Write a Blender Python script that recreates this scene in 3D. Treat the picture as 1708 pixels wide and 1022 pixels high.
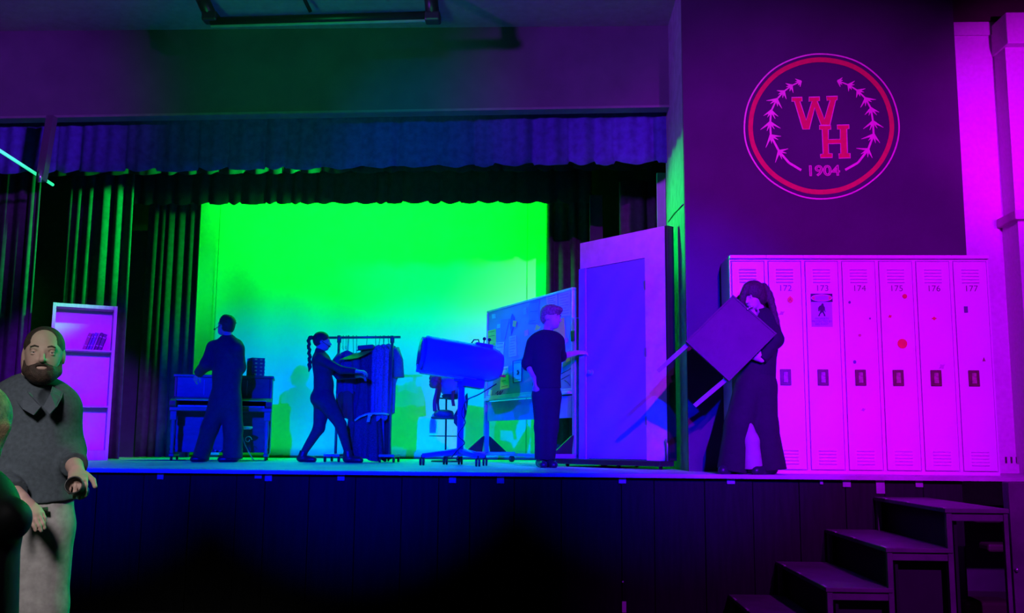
import bpy, bmesh, math, random
import numpy as np
from mathutils import Vector, Matrix
V = Vector
for o in list(bpy.data.objects): bpy.data.objects.remove(o)
scene = bpy.context.scene
col = scene.collection

# ------------------------------------------------------------------ camera
FPX, PITCH, YAW, ROLL = 1640.0, math.radians(7.95), math.radians(2.3), math.radians(0.5)
CAM = V((0, 0, 1.33))
fw = V((-math.sin(YAW)*math.cos(PITCH), math.cos(YAW)*math.cos(PITCH), math.sin(PITCH)))
r0 = V((math.cos(YAW), math.sin(YAW), 0)); u0 = r0.cross(fw)
rt = r0*math.cos(ROLL) + u0*math.sin(ROLL)
up = -r0*math.sin(ROLL) + u0*math.cos(ROLL)
cd = bpy.data.cameras.new('camera'); cam = bpy.data.objects.new('camera', cd); col.objects.link(cam)
cd.sensor_fit = 'HORIZONTAL'; cd.sensor_width = 36; cd.lens = FPX*36/1708; cd.clip_start = 0.05
m = Matrix.Identity(4)
for i in range(3):
    m[i][0], m[i][1], m[i][2], m[i][3] = rt[i], up[i], -fw[i], CAM[i]
cam.matrix_world = m
scene.camera = cam

def ray(px, py): return fw + rt*((px-854)/FPX) - up*((py-511)/FPX)
def P(px, py, Y):                      # point of the place seen at a photo position, on the plane y = Y
    d = ray(px, py); return CAM + d*((Y-CAM.y)/d.y)
ZS = 1.09                              # stage floor level
ZF = -0.10                             # hall floor level
def S(px, Y, z=ZS):                    # point at height z seen in photo column px, at depth Y
    lo, hi = -3000., 3000.
    for _ in range(40):
        md = (lo+hi)/2
        if P(px, md, Y).z > z: lo = md
        else: hi = md
    q = P(px, md, Y); q.z = z; return q
def G(px, py, z=ZS):
    d = ray(px, py); return CAM + d*((z-CAM.z)/d.z)

# ------------------------------------------------------------------ world, lights, exposure
w = bpy.data.worlds.new('world'); scene.world = w; w.use_nodes = True
w.node_tree.nodes['Background'].inputs[0].default_value = (0.5, 0.8, 0.8, 1)
w.node_tree.nodes['Background'].inputs[1].default_value = 0.0025
scene.view_settings.view_transform = 'Standard'; scene.view_settings.look = 'None'
scene.view_settings.gamma = 1; scene.view_settings.use_curve_mapping = False
scene.view_settings.exposure = 0.0
scene.cycles.max_bounces = 6; scene.cycles.diffuse_bounces = 4
scene.cycles.sample_clamp_indirect = 4.0

def spot(name, loc, target, color, power, angle, blend=0.6, radius=0.08):
    l = bpy.data.lights.new(name, 'SPOT'); l.color = color; l.energy = power
    l.spot_size = math.radians(angle); l.spot_blend = blend; l.shadow_soft_size = radius
    o = bpy.data.objects.new(name, l); col.objects.link(o); o.location = loc
    o.rotation_euler = (V(target)-V(loc)).to_track_quat('-Z', 'Y').to_euler(); return o
def area(name, loc, target, color, power, sx, sy, spread=180):
    l = bpy.data.lights.new(name, 'AREA'); l.color = color; l.energy = power; l.shape = 'RECTANGLE'
    l.size = sx; l.size_y = sy; l.spread = math.radians(spread)
    o = bpy.data.objects.new(name, l); col.objects.link(o); o.location = loc
    o.rotation_euler = (V(target)-V(loc)).to_track_quat('-Z', 'Y').to_euler(); return o
# front-of-house fixtures in the hall: blue wash in the middle, magenta from both sides, plus added fills
for nm, x0, x1, z1, pw, an in (('blue_wash_left', -4.0, -4.1, 1.15, 13000, 25), ('blue_wash_middle', -1.6, -1.7, 1.15, 18000, 25), ('blue_wash_right', 1.9, 0.7, 1.3, 15000, 25), ('blue_fill_board', -5.0, -0.1, 1.9, 24000, 16)):  # the spot aimed at the board is added to brighten it
    spot(nm, (x0, 0.2, 3.95), (x1, 12, z1), (0, 0.002, 1), pw, an, 1.0, 0.06)
spot('magenta_wash_right', (2.3, -0.6, 5.3), (2.62, 9, 3.0), (0.46, 0.0, 1), 7000, 36, 0.95, 0.06)
spot('magenta_fill_stairs', (2.9, -0.6, 5.3), (2.7, 8.2, 0.3), (0.50, 0.0, 1), 2600, 30, 1.0, 0.06)  # added to carry the magenta down onto stairs and skirt
spot('magenta_side_wall', (4.9, 3.0, 3.6), (4.85, 9.8, 4.5), (0.62, 0.0, 1), 2600, 26, 1.0, 0.1)
spot('magenta_wash_left', (0.5, 0.0, 4.9), (-5.72, 11.7, 2.05), (0.26, 0.0, 1), 12000, 10, 0.6, 0.06)
spot('violet_header_right', (-7.5, 1.0, 4.5), (1.35, 10.6, 5.1), (0.30, 0.04, 1), 6500, 20, 1.0, 0.3)
spot('violet_header_left', (4.0, 1.0, 4.5), (-7.4, 10.6, 5.05), (0.32, 0.04, 1), 9000, 19, 1.0, 0.3)
spot('blue_fill_valance', (-1.0, 1.0, 5.3), (-1.4, 10.8, 4.55), (0.0, 0.10, 1), 1100, 16, 1.0, 0.2)  # added to lift the blue on the valance
# green batten over the backdrop, then unseen green spots added as fills
area('green_cyc_batten', (-1.9, 14.55, 5.5), (-1.9, 15.2, 4.4), (0.0, 1, 0.0), 560, 5.6, 0.15)
spot('green_bounce_fill', (-2.4, 14.2, 4.6), (1.3, 10.0, 3.75), (0.0, 1, 0.12), 3000, 18, 1.0, 0.1)  # unseen spot added in place of green bounce from the backdrop
spot('green_fill_legs_left', (-1.6, 11.3, 4.9), (-6.2, 12.4, 3.95), (0.0, 1, 0.08), 6000, 32, 1.0, 0.1)  # this and the next leg spots are added to green the curtain edges
spot('green_fill_leg_front', (-3.0, 11.1, 4.2), (-6.6, 11.75, 3.2), (0.0, 1, 0.15), 1500, 26, 1.0, 0.1)
spot('green_fill_legs_right', (-3.2, 12.4, 4.7), (0.2, 13.9, 3.6), (0.0, 1, 0.05), 700, 17, 1.0, 0.1)
spot('green_fill_legs_back', (-1.0, 12.3, 4.7), (-5.45, 13.9, 3.7), (0.0, 1, 0.06), 2500, 30, 1.0, 0.1)
spot('green_front_fill', (-1.8, 1.5, 1.6), (-2.6, 10.5, 5.2), (0.02, 1, 0.30), 1050, 29, 1.0, 0.4)  # unseen hall fill added to tint the header centre green
spot('green_rim_fill', (0.9, 7.4, 3.8), (-2.0, 4.1, 1.3), (0.0, 1, 0.28), 700, 32, 0.8, 0.1)  # unseen spot added for the green rim on the bearded man
# dim house light from the back of the hall
spot('house_light', (-1.6, -0.6, 4.2), (-2.3, 4.0, 1.15), (1, 0.95, 0.97), 900, 19, 0.9, 0.5)
# ------------------------------------------------------------------ materials
MATS = {}
def mat(name, color, rough=0.6, metal=0.0, var=0.12, scale=8.0, bump=0.0, spec=0.4, bscale=None, stretch=(1, 1, 1)):
    if name in MATS: return MATS[name]
    mt = bpy.data.materials.new(name); mt.use_nodes = True
    nt = mt.node_tree; b = nt.nodes['Principled BSDF']
    b.inputs['Roughness'].default_value = rough; b.inputs['Metallic'].default_value = metal
    b.inputs['Specular IOR Level'].default_value = spec
    tc = nt.nodes.new('ShaderNodeTexCoord'); mp = nt.nodes.new('ShaderNodeMapping'); nz = nt.nodes.new('ShaderNodeTexNoise')
    mp.inputs['Scale'].default_value = stretch
    nz.inputs['Scale'].default_value = scale; nz.inputs['Detail'].default_value = 4
    nt.links.new(tc.outputs['Object'], mp.inputs[0]); nt.links.new(mp.outputs[0], nz.inputs['Vector'])
    rp = nt.nodes.new('ShaderNodeValToRGB')
    c = color
    rp.color_ramp.elements[0].position = 0.3; rp.color_ramp.elements[1].position = 0.7
    rp.color_ramp.elements[0].color = tuple(max(0, x*(1-var)) for x in c)+(1,)
    rp.color_ramp.elements[1].color = tuple(min(1, x*(1+var)) for x in c)+(1,)
    nt.links.new(nz.outputs['Fac'], rp.inputs[0]); nt.links.new(rp.outputs[0], b.inputs['Base Color'])
    if bump:
        n2 = nt.nodes.new('ShaderNodeTexNoise'); n2.inputs['Scale'].default_value = bscale or scale*4
        n2.inputs['Detail'].default_value = 3
        nt.links.new(mp.outputs[0], n2.inputs['Vector'])
        bp = nt.nodes.new('ShaderNodeBump'); bp.inputs['Strength'].default_value = bump; bp.inputs['Distance'].default_value = 0.01
        nt.links.new(n2.outputs['Fac'], bp.inputs['Height']); nt.links.new(bp.outputs[0], b.inputs['Normal'])
    MATS[name] = mt; return mt

def thin_cloth(mt, amount=.5):                      # light also passes through thin cloth
    nt = mt.node_tree; b = nt.nodes['Principled BSDF']; out = nt.nodes['Material Output']
    tr = nt.nodes.new('ShaderNodeBsdfTranslucent'); mx = nt.nodes.new('ShaderNodeMixShader'); mx.inputs[0].default_value = amount
    src = b.inputs['Base Color'].links[0].from_socket; nt.links.new(src, tr.inputs['Color'])
    nt.links.new(b.outputs[0], mx.inputs[1]); nt.links.new(tr.outputs[0], mx.inputs[2]); nt.links.new(mx.outputs[0], out.inputs['Surface']); return mt
# ------------------------------------------------------------------ mesh helpers
def frame(loc, rz=0.0): return Matrix.Translation(V(loc)) @ Matrix.Rotation(rz, 4, 'Z')
class MB:
    def __init__(self, M=None): self.v = []; self.f = []; self.M = M or Matrix.Identity(4); self.smooth = []
    def _add(self, vs, fs, sm=False):
        n = len(self.v); self.v += [self.M @ V(p) for p in vs]
        self.f += [[i+n for i in f] for f in fs]; self.smooth += [sm]*len(fs); return self
    def box(self, c, s, R=None, bev=0.0):
        hx, hy, hz = s[0]/2, s[1]/2, s[2]/2
        R = R or Matrix.Identity(3); c = V(c)
        if bev <= 0:
            vs = [(x, y, z) for x in (-hx, hx) for y in (-hy, hy) for z in (-hz, hz)]
            fs = [(0, 1, 3, 2), (4, 6, 7, 5), (0, 4, 5, 1), (2, 3, 7, 6), (0, 2, 6, 4), (1, 5, 7, 3)]
            return self._add([c + R @ V(p) for p in vs], fs)
        b = min(bev, hx*.9, hy*.9, hz*.9)
        bm = bmesh.new(); bmesh.ops.create_cube(bm, size=1)
        for q in bm.verts: q.co = V((q.co.x*2*hx, q.co.y*2*hy, q.co.z*2*hz))
        bmesh.ops.bevel(bm, geom=list(bm.edges), offset=b, segments=2, profile=.5, affect='EDGES')
        vs = [c + R @ q.co for q in bm.verts]
        bm.verts.index_update(); fs = [[q.index for q in f.verts] for f in bm.faces]; bm.free()
        return self._add(vs, fs)
    def span(self, a, b, bev=0.0):            # axis aligned box between two corners
        a, b = V(a), V(b); return self.box((a+b)/2, [abs(b[i]-a[i]) for i in range(3)], bev=bev)
    def tube(self, pts, r, n=10, caps=True, closed=False):
        pts = [V(p) for p in pts]; k = len(pts); rs = r if isinstance(r, (list, tuple)) else [r]*k
        vs = []; fs = []; prev = None
        for i, p in enumerate(pts):
            a = pts[(i-1) % k] if (closed or i > 0) else p; b = pts[(i+1) % k] if (closed or i < k-1) else p
            t = (b-a).normalized()
            if prev is None:
                x = t.orthogonal().normalized()
            else:
                x = (prev - t*prev.dot(t)).normalized()
            prev = x; y = t.cross(x)
            for j in range(n):
                q = 2*math.pi*j/n; vs.append(p + (x*math.cos(q)+y*math.sin(q))*rs[i])
        for i in range(k if closed else k-1):
            for j in range(n):
                i2 = (i+1) % k
                fs.append((i*n+j, i*n+(j+1) % n, i2*n+(j+1) % n, i2*n+j))
        self._add(vs, fs, True)
        if caps and not closed:
            m0 = len(self.f); N = len(self.v)-k*n
            self.f.append([N+j for j in range(n)][::-1]); self.f.append([N+(k-1)*n+j for j in range(n)]); self.smooth += [False, False]
        return self
    def lathe(self, prof, a, axis, n=24, caps=True):   # prof: list of (t along axis, radius)
        a = V(a); ax = V(axis).normalized()
        x = ax.orthogonal().normalized(); y = ax.cross(x); vs = []; fs = []
        for t, r in prof:
            for j in range(n):
                q = 2*math.pi*j/n; vs.append(a + ax*t + (x*math.cos(q)+y*math.sin(q))*r)
        for i in range(len(prof)-1):
            for j in range(n): fs.append((i*n+j, i*n+(j+1) % n, (i+1)*n+(j+1) % n, (i+1)*n+j))
        N = len(self.v); self._add(vs, fs, True)
        if caps:
            self.f.append([N+j for j in range(n)][::-1]); self.f.append([N+(len(prof)-1)*n+j for j in range(n)]); self.smooth += [False, False]
        return self
    def prism(self, poly, d):                 # polygon of 3D points extruded by vector d
        n = len(poly); poly = [V(p) for p in poly]; d = V(d)
        vs = poly + [p+d for p in poly]
        fs = [list(range(n)), list(range(2*n-1, n-1, -1))] + [(i, i+n, (i+1) % n+n, (i+1) % n) for i in range(n)]
        return self._add(vs, fs)
    def ball(self, c, r, n=12):
        c = V(c); rx, ry, rz = r if isinstance(r, (tuple, list)) else (r, r, r)
        vs = []; fs = []; k = max(4, n//2)
        for i in range(k+1):
            th = math.pi*i/k
            for j in range(n):
                q = 2*math.pi*j/n; vs.append(c+V((rx*math.sin(th)*math.cos(q), ry*math.sin(th)*math.sin(q), rz*math.cos(th))))
        for i in range(k):
            for j in range(n): fs.append((i*n+j, (i+1)*n+j, (i+1)*n+(j+1) % n, i*n+(j+1) % n))
        return self._add(vs, fs, True)
    def grid(self, rows, smooth=True, wrap=False):   # rows of equal length of 3D points
        n = len(rows[0]); vs = [p for r in rows for p in r]; fs = []
        for i in range(len(rows)-1):
            for j in range(n if wrap else n-1): fs.append((i*n+j, i*n+(j+1) % n, (i+1)*n+(j+1) % n, (i+1)*n+j))
        return self._add(vs, fs, smooth)
    def build(self, name, material, parent=None, solid=0.0):
        me = bpy.data.meshes.new(name); me.from_pydata([tuple(p) for p in self.v], [], self.f)
        me.polygons.foreach_set('use_smooth', self.smooth); me.update()
        bm = bmesh.new(); bm.from_mesh(me); bmesh.ops.remove_doubles(bm, verts=bm.verts, dist=1e-6); bmesh.ops.recalc_face_normals(bm, faces=bm.faces); bm.to_mesh(me); bm.free()
        return link(name, me, material, parent, solid)
def link(name, me, material, parent=None, solid=0.0):
    o = bpy.data.objects.new(name, me); col.objects.link(o)
    if material is not None:
        me.materials.clear(); me.materials.append(material)
    if solid:
        md = o.modifiers.new('thickness', 'SOLIDIFY'); md.thickness = solid; md.offset = 0
    if parent is not None: attach(o, parent)
    return o
def attach(o, parent):
    o.parent = parent; o.matrix_parent_inverse = world_of(parent).inverted()
def world_of(o):
    mw = Matrix.LocRotScale(o.location, o.rotation_euler, o.scale)
    return mw if o.parent is None else world_of(o.parent) @ o.matrix_parent_inverse @ mw
def tag(o, label=None, cat=None, group=None, kind=None):
    if label: o['label'] = label
    if cat: o['category'] = cat
    if group: o['group'] = group
    if kind: o['kind'] = kind
    return o
def empty(name, loc, label=None, cat=None, group=None, kind=None):
    o = bpy.data.objects.new(name, None); col.objects.link(o); o.location = loc; o.empty_display_size = .1
    return tag(o, label, cat, group, kind)
def copy_part(src, parent, dx):                     # a copy that shares mesh data, shifted by dx
    c = src.copy(); col.objects.link(c); c.parent = parent
    c.location = src.location + V(dx); c.matrix_parent_inverse = world_of(parent).inverted(); return c
def text_mesh(body, size, M, extrude=0.0015, outline=0.0, align='CENTER'):
    cu = bpy.data.curves.new('t', 'FONT'); cu.body = body; cu.size = size; cu.align_x = align; cu.align_y = 'CENTER'
    if outline: cu.fill_mode = 'NONE'; cu.bevel_depth = outline; cu.bevel_resolution = 0; cu.resolution_u = 4
    else: cu.extrude = extrude; cu.resolution_u = 4
    o = bpy.data.objects.new('t', cu); col.objects.link(o)
    dg = bpy.context.evaluated_depsgraph_get(); dg.update()
    me = bpy.data.meshes.new_from_object(o.evaluated_get(dg)); bpy.data.objects.remove(o); bpy.data.curves.remove(cu)
    me.transform(M); return me
FACE = Matrix.Rotation(math.pi/2, 4, 'X')           # text upright, facing the hall

# ------------------------------------------------------------------ smooth bodies from signed distance fields
class Field:
    def __init__(self, vox=0.008, k=0.02): self.p = []; self.vox = vox; self.k = k
    def cap(self, a, b, ra, rb=None, sq=None, k=None, op='add', flat=False):   # tapered limb; sq = (direction, factor) flattens it
        self.p.append(('c', V(a), V(b), ra, ra if rb is None else rb, sq, k, op, flat)); return self
    def ell(self, c, r, ax=None, k=None, op='add'):                # ellipsoid; ax = 3 axis vectors
        self.p.append(('e', V(c), V(r), ax or (V((1, 0, 0)), V((0, 1, 0)), V((0, 0, 1))), k, op)); return self
    def chain(self, pts, rs, **kw):
        for i in range(len(pts)-1): self.cap(pts[i], pts[i+1], rs[i], rs[i+1], **kw)
        return self
    def _bb(self, q):
        if q[0] == 'c':
            r = max(q[3], q[4]); a, b = np.array(q[1]), np.array(q[2]); return np.minimum(a, b)-r, np.maximum(a, b)+r
        r = max(q[2]); c = np.array(q[1]); return c-r, c+r
    def build(self, name, material, parent=None):
        adds = [q for q in self.p if q[-2 if q[0] == 'c' else -1] == 'add']
        lo = np.min([self._bb(q)[0] for q in adds], axis=0)-4*self.vox; hi = np.max([self._bb(q)[1] for q in adds], axis=0)+4*self.vox
        n = np.ceil((hi-lo)/self.vox).astype(int)+1
        F = np.full(n, 1.0, np.float32); ax = [lo[i]+np.arange(n[i])*self.vox for i in range(3)]
        for q in self.p:
            k = (q[6] if q[0] == 'c' else q[4]); k = self.k if k is None else k
            op = q[7] if q[0] == 'c' else q[5]
            a, b = self._bb(q); a = a-k-3*self.vox; b = b+k+3*self.vox
            i0 = np.maximum(0, np.floor((a-lo)/self.vox).astype(int)); i1 = np.minimum(n, np.ceil((b-lo)/self.vox).astype(int)+1)
            if np.any(i1 <= i0): continue
            sl = tuple(slice(i0[i], i1[i]) for i in range(3))
            X, Y, Z = np.meshgrid(*[ax[i][sl[i]] for i in range(3)], indexing='ij')
            if q[0] == 'c':
                A, B = np.array(q[1]), np.array(q[2]); ab = B-A; L2 = max(1e-9, ab@ab)
                x, y, z = X-A[0], Y-A[1], Z-A[2]
                t0 = (x*ab[0]+y*ab[1]+z*ab[2])/L2; t = np.clip(t0, 0, 1)
                x = x-t*ab[0]; y = y-t*ab[1]; z = z-t*ab[2]
                if q[5]:
                    nn = np.array(V(q[5][0]).normalized()); s = (x*nn[0]+y*nn[1]+z*nn[2])*(q[5][1]-1)
                    x = x+nn[0]*s; y = y+nn[1]*s; z = z+nn[2]*s
                d = np.sqrt(x*x+y*y+z*z)-(q[3]+t*(q[4]-q[3]))
                if q[8]: d = np.maximum(d, (t0-1)*math.sqrt(L2))
            else:
                C = np.array(q[1]); x, y, z = X-C[0], Y-C[1], Z-C[2]
                cs = [(x*e[0]+y*e[1]+z*e[2])/q[2][i] for i, e in enumerate(q[3])]
                rr = np.sqrt(cs[0]**2+cs[1]**2+cs[2]**2); d = (rr-1)*min(q[2])
            f = F[sl]
            if op == 'add':
                h = np.clip(.5+.5*(f-d)/k, 0, 1) if k > 0 else (f > d)*1.0
                F[sl] = f*(1-h)+d*h-k*h*(1-h)
            else:
                F[sl] = np.maximum(f, -d)
        me = surface(F, lo, self.vox, name)
        return link(name, me, material, parent)
def surface(F, lo, vox, name):
    ins = F < 0
    c = [ins[i:ins.shape[0]-1+i, j:ins.shape[1]-1+j, k:ins.shape[2]-1+k] for i in (0, 1) for j in (0, 1) for k in (0, 1)]
    tot = sum(x.astype(np.int8) for x in c); cell = (tot > 0) & (tot < 8)
    idx = np.full(cell.shape, -1, np.int64); cc = np.argwhere(cell); idx[cell] = np.arange(len(cc))
    acc = np.zeros((len(cc), 3)); cnt = np.zeros(len(cc))
    cor = [(i, j, k) for i in (0, 1) for j in (0, 1) for k in (0, 1)]
    for a in range(8):
        for b in range(a+1, 8):
            if sum(abs(cor[a][q]-cor[b][q]) for q in range(3)) != 1: continue
            fa = F[tuple((cc+cor[a]).T)]; fb = F[tuple((cc+cor[b]).T)]
            s = (fa < 0) != (fb < 0); t = np.where(s, fa/np.where(s, fa-fb, 1), 0)
            p = np.array(cor[a])+t[:, None]*(np.array(cor[b])-np.array(cor[a]))
            acc[s] += p[s]; cnt[s] += 1
    vs = lo+(cc+acc/np.maximum(cnt, 1)[:, None])*vox
    quads = []
    for d in range(3):
        e = [0, 0, 0]; e[d] = 1; sh = np.array(F.shape)-e
        A = ins[:sh[0], :sh[1], :sh[2]]; B = ins[e[0]:, e[1]:, e[2]:]
        pts = np.argwhere(A != B); u, w_ = [(1, 2), (2, 0), (0, 1)][d]
        ok = (pts[:, u] > 0) & (pts[:, w_] > 0) & (pts[:, u] < F.shape[u]-1) & (pts[:, w_] < F.shape[w_]-1); pts = pts[ok]
        du = np.zeros(3, int); du[u] = 1; dw = np.zeros(3, int); dw[w_] = 1
        q = np.stack([idx[tuple((pts-du-dw).T)], idx[tuple((pts-dw).T)], idx[tuple(pts.T)], idx[tuple((pts-du).T)]], 1)
        fl = A[tuple(pts.T)] == False
        q[fl] = q[fl][:, ::-1]; quads.append(q)
    Q = np.concatenate(quads); me = bpy.data.meshes.new(name)
    me.vertices.add(len(vs)); me.vertices.foreach_set('co', vs.astype(np.float32).ravel())
    me.loops.add(len(Q)*4); me.loops.foreach_set('vertex_index', Q.astype(np.int32).ravel())
    me.polygons.add(len(Q)); me.polygons.foreach_set('loop_start', np.arange(0, len(Q)*4, 4, dtype=np.int32))
    me.polygons.foreach_set('use_smooth', np.ones(len(Q), bool)); me.update(calc_edges=True); me.validate(); return me
# ------------------------------------------------------------------ materials used
rng = random.Random(7)
m_black = mat('black_paint', (0.020, 0.020, 0.022), 0.6, bump=0.15, scale=3, var=.25)
m_skirt = mat('black_skirt_board', (0.0075, 0.008, 0.008), 0.7, bump=0.2, scale=5, var=.3, spec=.12, stretch=(6, 6, .6))
m_stage = mat('worn_stage_floor', (0.42, 0.42, 0.42), 0.45, scale=2.5, var=.25, bump=.05)
m_header = mat('header_paint', (0.095, 0.085, 0.10), 0.8, scale=3, var=.12, bump=.1)
m_ceil = mat('ceiling_plaster', (0.30, 0.27, 0.25), 0.9, scale=12, var=.1, bump=.2)
m_logo = mat('plum_wall_paint', (0.055, 0.035, 0.06), 0.85, scale=2, var=.12, bump=.08)
m_return = mat('proscenium_return', (0.16, 0.20, 0.18), 0.75, scale=9, var=.2, bump=.1)
m_wallp = mat('pale_hall_wall', (0.62, 0.60, 0.60), 0.85, scale=30, var=.07, bump=.15)
m_hfloor = mat('hall_floor', (0.06, 0.055, 0.05), 0.5, scale=3)
m_velvet = mat('valance_velvet', (0.06, 0.06, 0.26), 0.95, scale=14, var=.2, bump=.1, spec=.1)
m_border = mat('black_border_cloth', (0.025, 0.03, 0.028), 0.95, scale=14, var=.2, spec=.1)
m_leg = mat('black_leg_curtain', (0.055, 0.06, 0.06), 0.9, scale=14, var=.2, spec=.1)
m_cyc = mat('white_backdrop_cloth', (0.78, 0.78, 0.78), 0.9, scale=.8, var=.03, spec=.1)
m_white = mat('white_paint', (0.75, 0.75, 0.75), 0.55, scale=6, var=.05)
m_dark = mat('dark_wood', (0.05, 0.035, 0.03), 0.5, scale=6, var=.3)
m_metal = mat('grey_metal', (0.45, 0.45, 0.47), 0.3, metal=.8, scale=20, var=.05)
m_blackm = mat('black_metal', (0.02, 0.02, 0.02), 0.4, scale=10)
m_tape = mat('pale_cloth_tab', (0.25, 0.24, 0.26), 0.8, scale=20)

YLIP, YLOCK, YLOGO, YHEAD, YVAL, YCYC = 8.40, 8.95, 9.40, 10.5, 10.85, 15.0
XL, XR = -10.0, 6.6
# stage platform, its skirt boards and the little cloth tabs under the lip
lip_r = S(1700, YLIP).x + 1.0
st = MB().span((XL, YLIP, ZS-0.032), (lip_r, 15.9, ZS)).build('floor_stage', m_stage)
tag(st, 'pale worn stage floor with a thin projecting front lip', None, kind='structure')
xs0, xs1 = XL, S(1607, YLIP+.06, .9).x
seams = [S(p, YLIP+.06, .5).x for p in (-320, -240, -160, -80, 0, 78, 156, 234, 312, 390, 438, 512, 590, 668, 730, 783, 857, 936, 1037, 1092, 1177, 1258, 1336, 1414, 1480, 1545)]
seams = [XL]+seams+[xs1]
for a, b in zip(seams[:-1], seams[1:]):
    dy = rng.uniform(0, .006)
    MB().span((a+.002, YLIP+.06+dy, ZF), (b-.002, YLIP+.10, ZS-.032), bev=.004).build('board', m_skirt, st)
MB().span((XL, YLIP+.10, ZF), (xs1, YLIP+.14, ZS-.032)).build('backing', m_black, st)
for p, hh, ww in ((268, 11, 11), (431, 8, 12), (448, 12, 12), (569, 10, 12), (755, 12, 12), (835, 12, 12), (1038, 10, 12), (1219, 9, 13), (1370, 8, 5), (1412, 12, 13), (1468, 22, 14), (1533, 11, 12)):
    q = S(p, YLIP+.05, ZS-.032); s = YLIP/FPX
    MB().span((q.x-ww*s/2, YLIP+.046, ZS-.032-hh*s), (q.x+ww*s/2, YLIP+.055, ZS-.033), bev=.002).build('cloth_tab', m_tape, st)
q = P(1041, 1012, YLIP+.04); MB().box(q, (.035, .01, .09), bev=.003).build('tape_strip', mat('pink_tape', (.6, .4, .6), .6), st)
q = P(1039, 970, YLIP+.04); MB().ball(q, .008).build('screw_head', mat('bright_screw', (.8, .8, .8), .3), st)

tag(MB().span((XL, -4, ZF-.1), (XR+1, 15.9, ZF)).build('floor', m_hfloor), 'dark hall floor in front of the stage', kind='structure')
# ceiling of the hall and of the stage house
zc = P(600, 47, YHEAD).z
tag(MB().span((XL, -4, zc), (XR+1.5, YHEAD+.1, zc+.2)).build('ceiling', m_ceil), 'grey plaster ceiling strip above the stage header', kind='structure')
tag(MB().span((XL, YHEAD+.1, 6.6), (XR, 16, 6.8)).build('ceiling_stage', m_black), 'black ceiling over the stage', kind='structure')
# header beam: corners follow the photo
hx1 = P(1119, 100, YHEAD).x
tl, tr, bl, br = P(-60, 57, YHEAD), P(1119, 36, YHEAD), P(-60, 197, YHEAD), P(1121, 177, YHEAD)
hl = P(-60, 57, YHEAD).x - 2
def lerp_z(a, b, x): return a.z+(b.z-a.z)*(x-a.x)/(b.x-a.x)
hd = MB().prism([V((hl, YHEAD, lerp_z(bl, br, hl))), V((hx1, YHEAD, br.z)), V((hx1, YHEAD, zc+.05)), V((hl, YHEAD, zc+.05))], (0, .14, 0)).build('trim_header', m_header)
tag(hd, 'wide dark header board across the top of the stage opening', kind='structure')
MB().prism([V((hl, YHEAD-.012, lerp_z(bl, br, hl)-.015)), V((hx1, YHEAD-.012, br.z-.015)), V((hx1, YHEAD-.012, br.z+.012)), V((hl, YHEAD-.012, lerp_z(bl, br, hl)+.012))], (0, .17, 0)).build('edge_strip', mat('pale_edge_strip', (.16, .15, .15), .6), hd)
MB().span((hx1-.012, YHEAD-.01, br.z), (hx1+.006, YHEAD, zc)).build('end_strip', mat('pale_edge_strip', (.16, .15, .15), .6), hd)
# logo wall with its return into the stage opening
xa = P(1143, 400, YLOGO).x; xb = P(1611, 400, YLOGO).x
lw = MB().span((xa, YLOGO, ZS), (xb, YLOGO+.06, zc+.05)).build('wall_proscenium', m_logo)
tag(lw, 'dark plum wall panel beside the stage carrying the round emblem', kind='structure')
xr_ = xa
rt_ = MB().span((xr_, YLOGO+.06, ZS), (xr_+.10, YLOGO+1.5, zc+.05)).build('wall_return', m_return)
tag(rt_, 'narrow wall return beside the stage opening', kind='structure')
MB().tube([V((xr_-.006, 9.47, P(1145, 341, 9.47).z)), V((xr_-.012, 10.1, P(1130, 355, 10.1).z)), V((xr_-.006, 10.7, P(1119, 370, 10.7).z))], .006, 6).build('cable', m_blackm, rt_)
# pale hall wall at the far right with its pilaster
yw = 9.75
xw = S(1560, yw).x
pw = MB().span((xw, yw, ZS-.3), (XR+1.5, yw+.15, zc+.05)).build('wall_right', m_wallp)
tag(pw, 'pale plaster hall wall right of the emblem wall', kind='structure')
MB().span((xw, yw-.03, P(1650, 60, yw).z), (XR+1.5, yw, P(1650, 38, yw).z), bev=.006).build('band', m_wallp, pw)
MB().span((xw, yw-.06, P(1650, 38, yw).z), (XR+1.5, yw, zc+.04)).build('soffit_board', mat('dark_soffit', (.04, .025, .02), .8), pw)
xp = P(1684, 200, 9.5).x
pz = P(1698, 352, 9.4).z
MB().span((xp, 9.5, pz), (XR+1.5, yw-.001, P(1700, 70, 9.5).z)).build('pilaster', m_wallp, pw)
MB().span((P(1680, 60, 9.4).x, 9.4, P(1700, 72, 9.4).z), (XR+1.5, yw-.001, P(1700, 20, 9.4).z), bev=.01).build('capital', m_wallp, pw)
MB().span((P(1693, 352, 9.35).x, 9.35, pz-.09), (XR+1.5, yw-.001, pz), bev=.01).build('ledge', mat('ledge_paint', (.5, .4, .42), .8), pw)
MB().span((P(1698, 352, 9.4).x, 9.42, ZS), (XR+1.5, yw-.001, pz-.09)).build('pilaster_base', m_wallp, pw)
bs = MB().span((xw, yw-.05, ZS), (XR+1.5, yw-.001, ZS+.09), bev=.004).build('baseboard', m_wallp, pw)
for i in range(4):
    q = P(1680+i*9, 767, yw-.03); MB().span((q.x-.008, yw-.012, q.z-.03), (q.x+.008, yw-.0005, q.z+.03), bev=.002).build('vent_slot', m_dark, pw)
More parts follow.
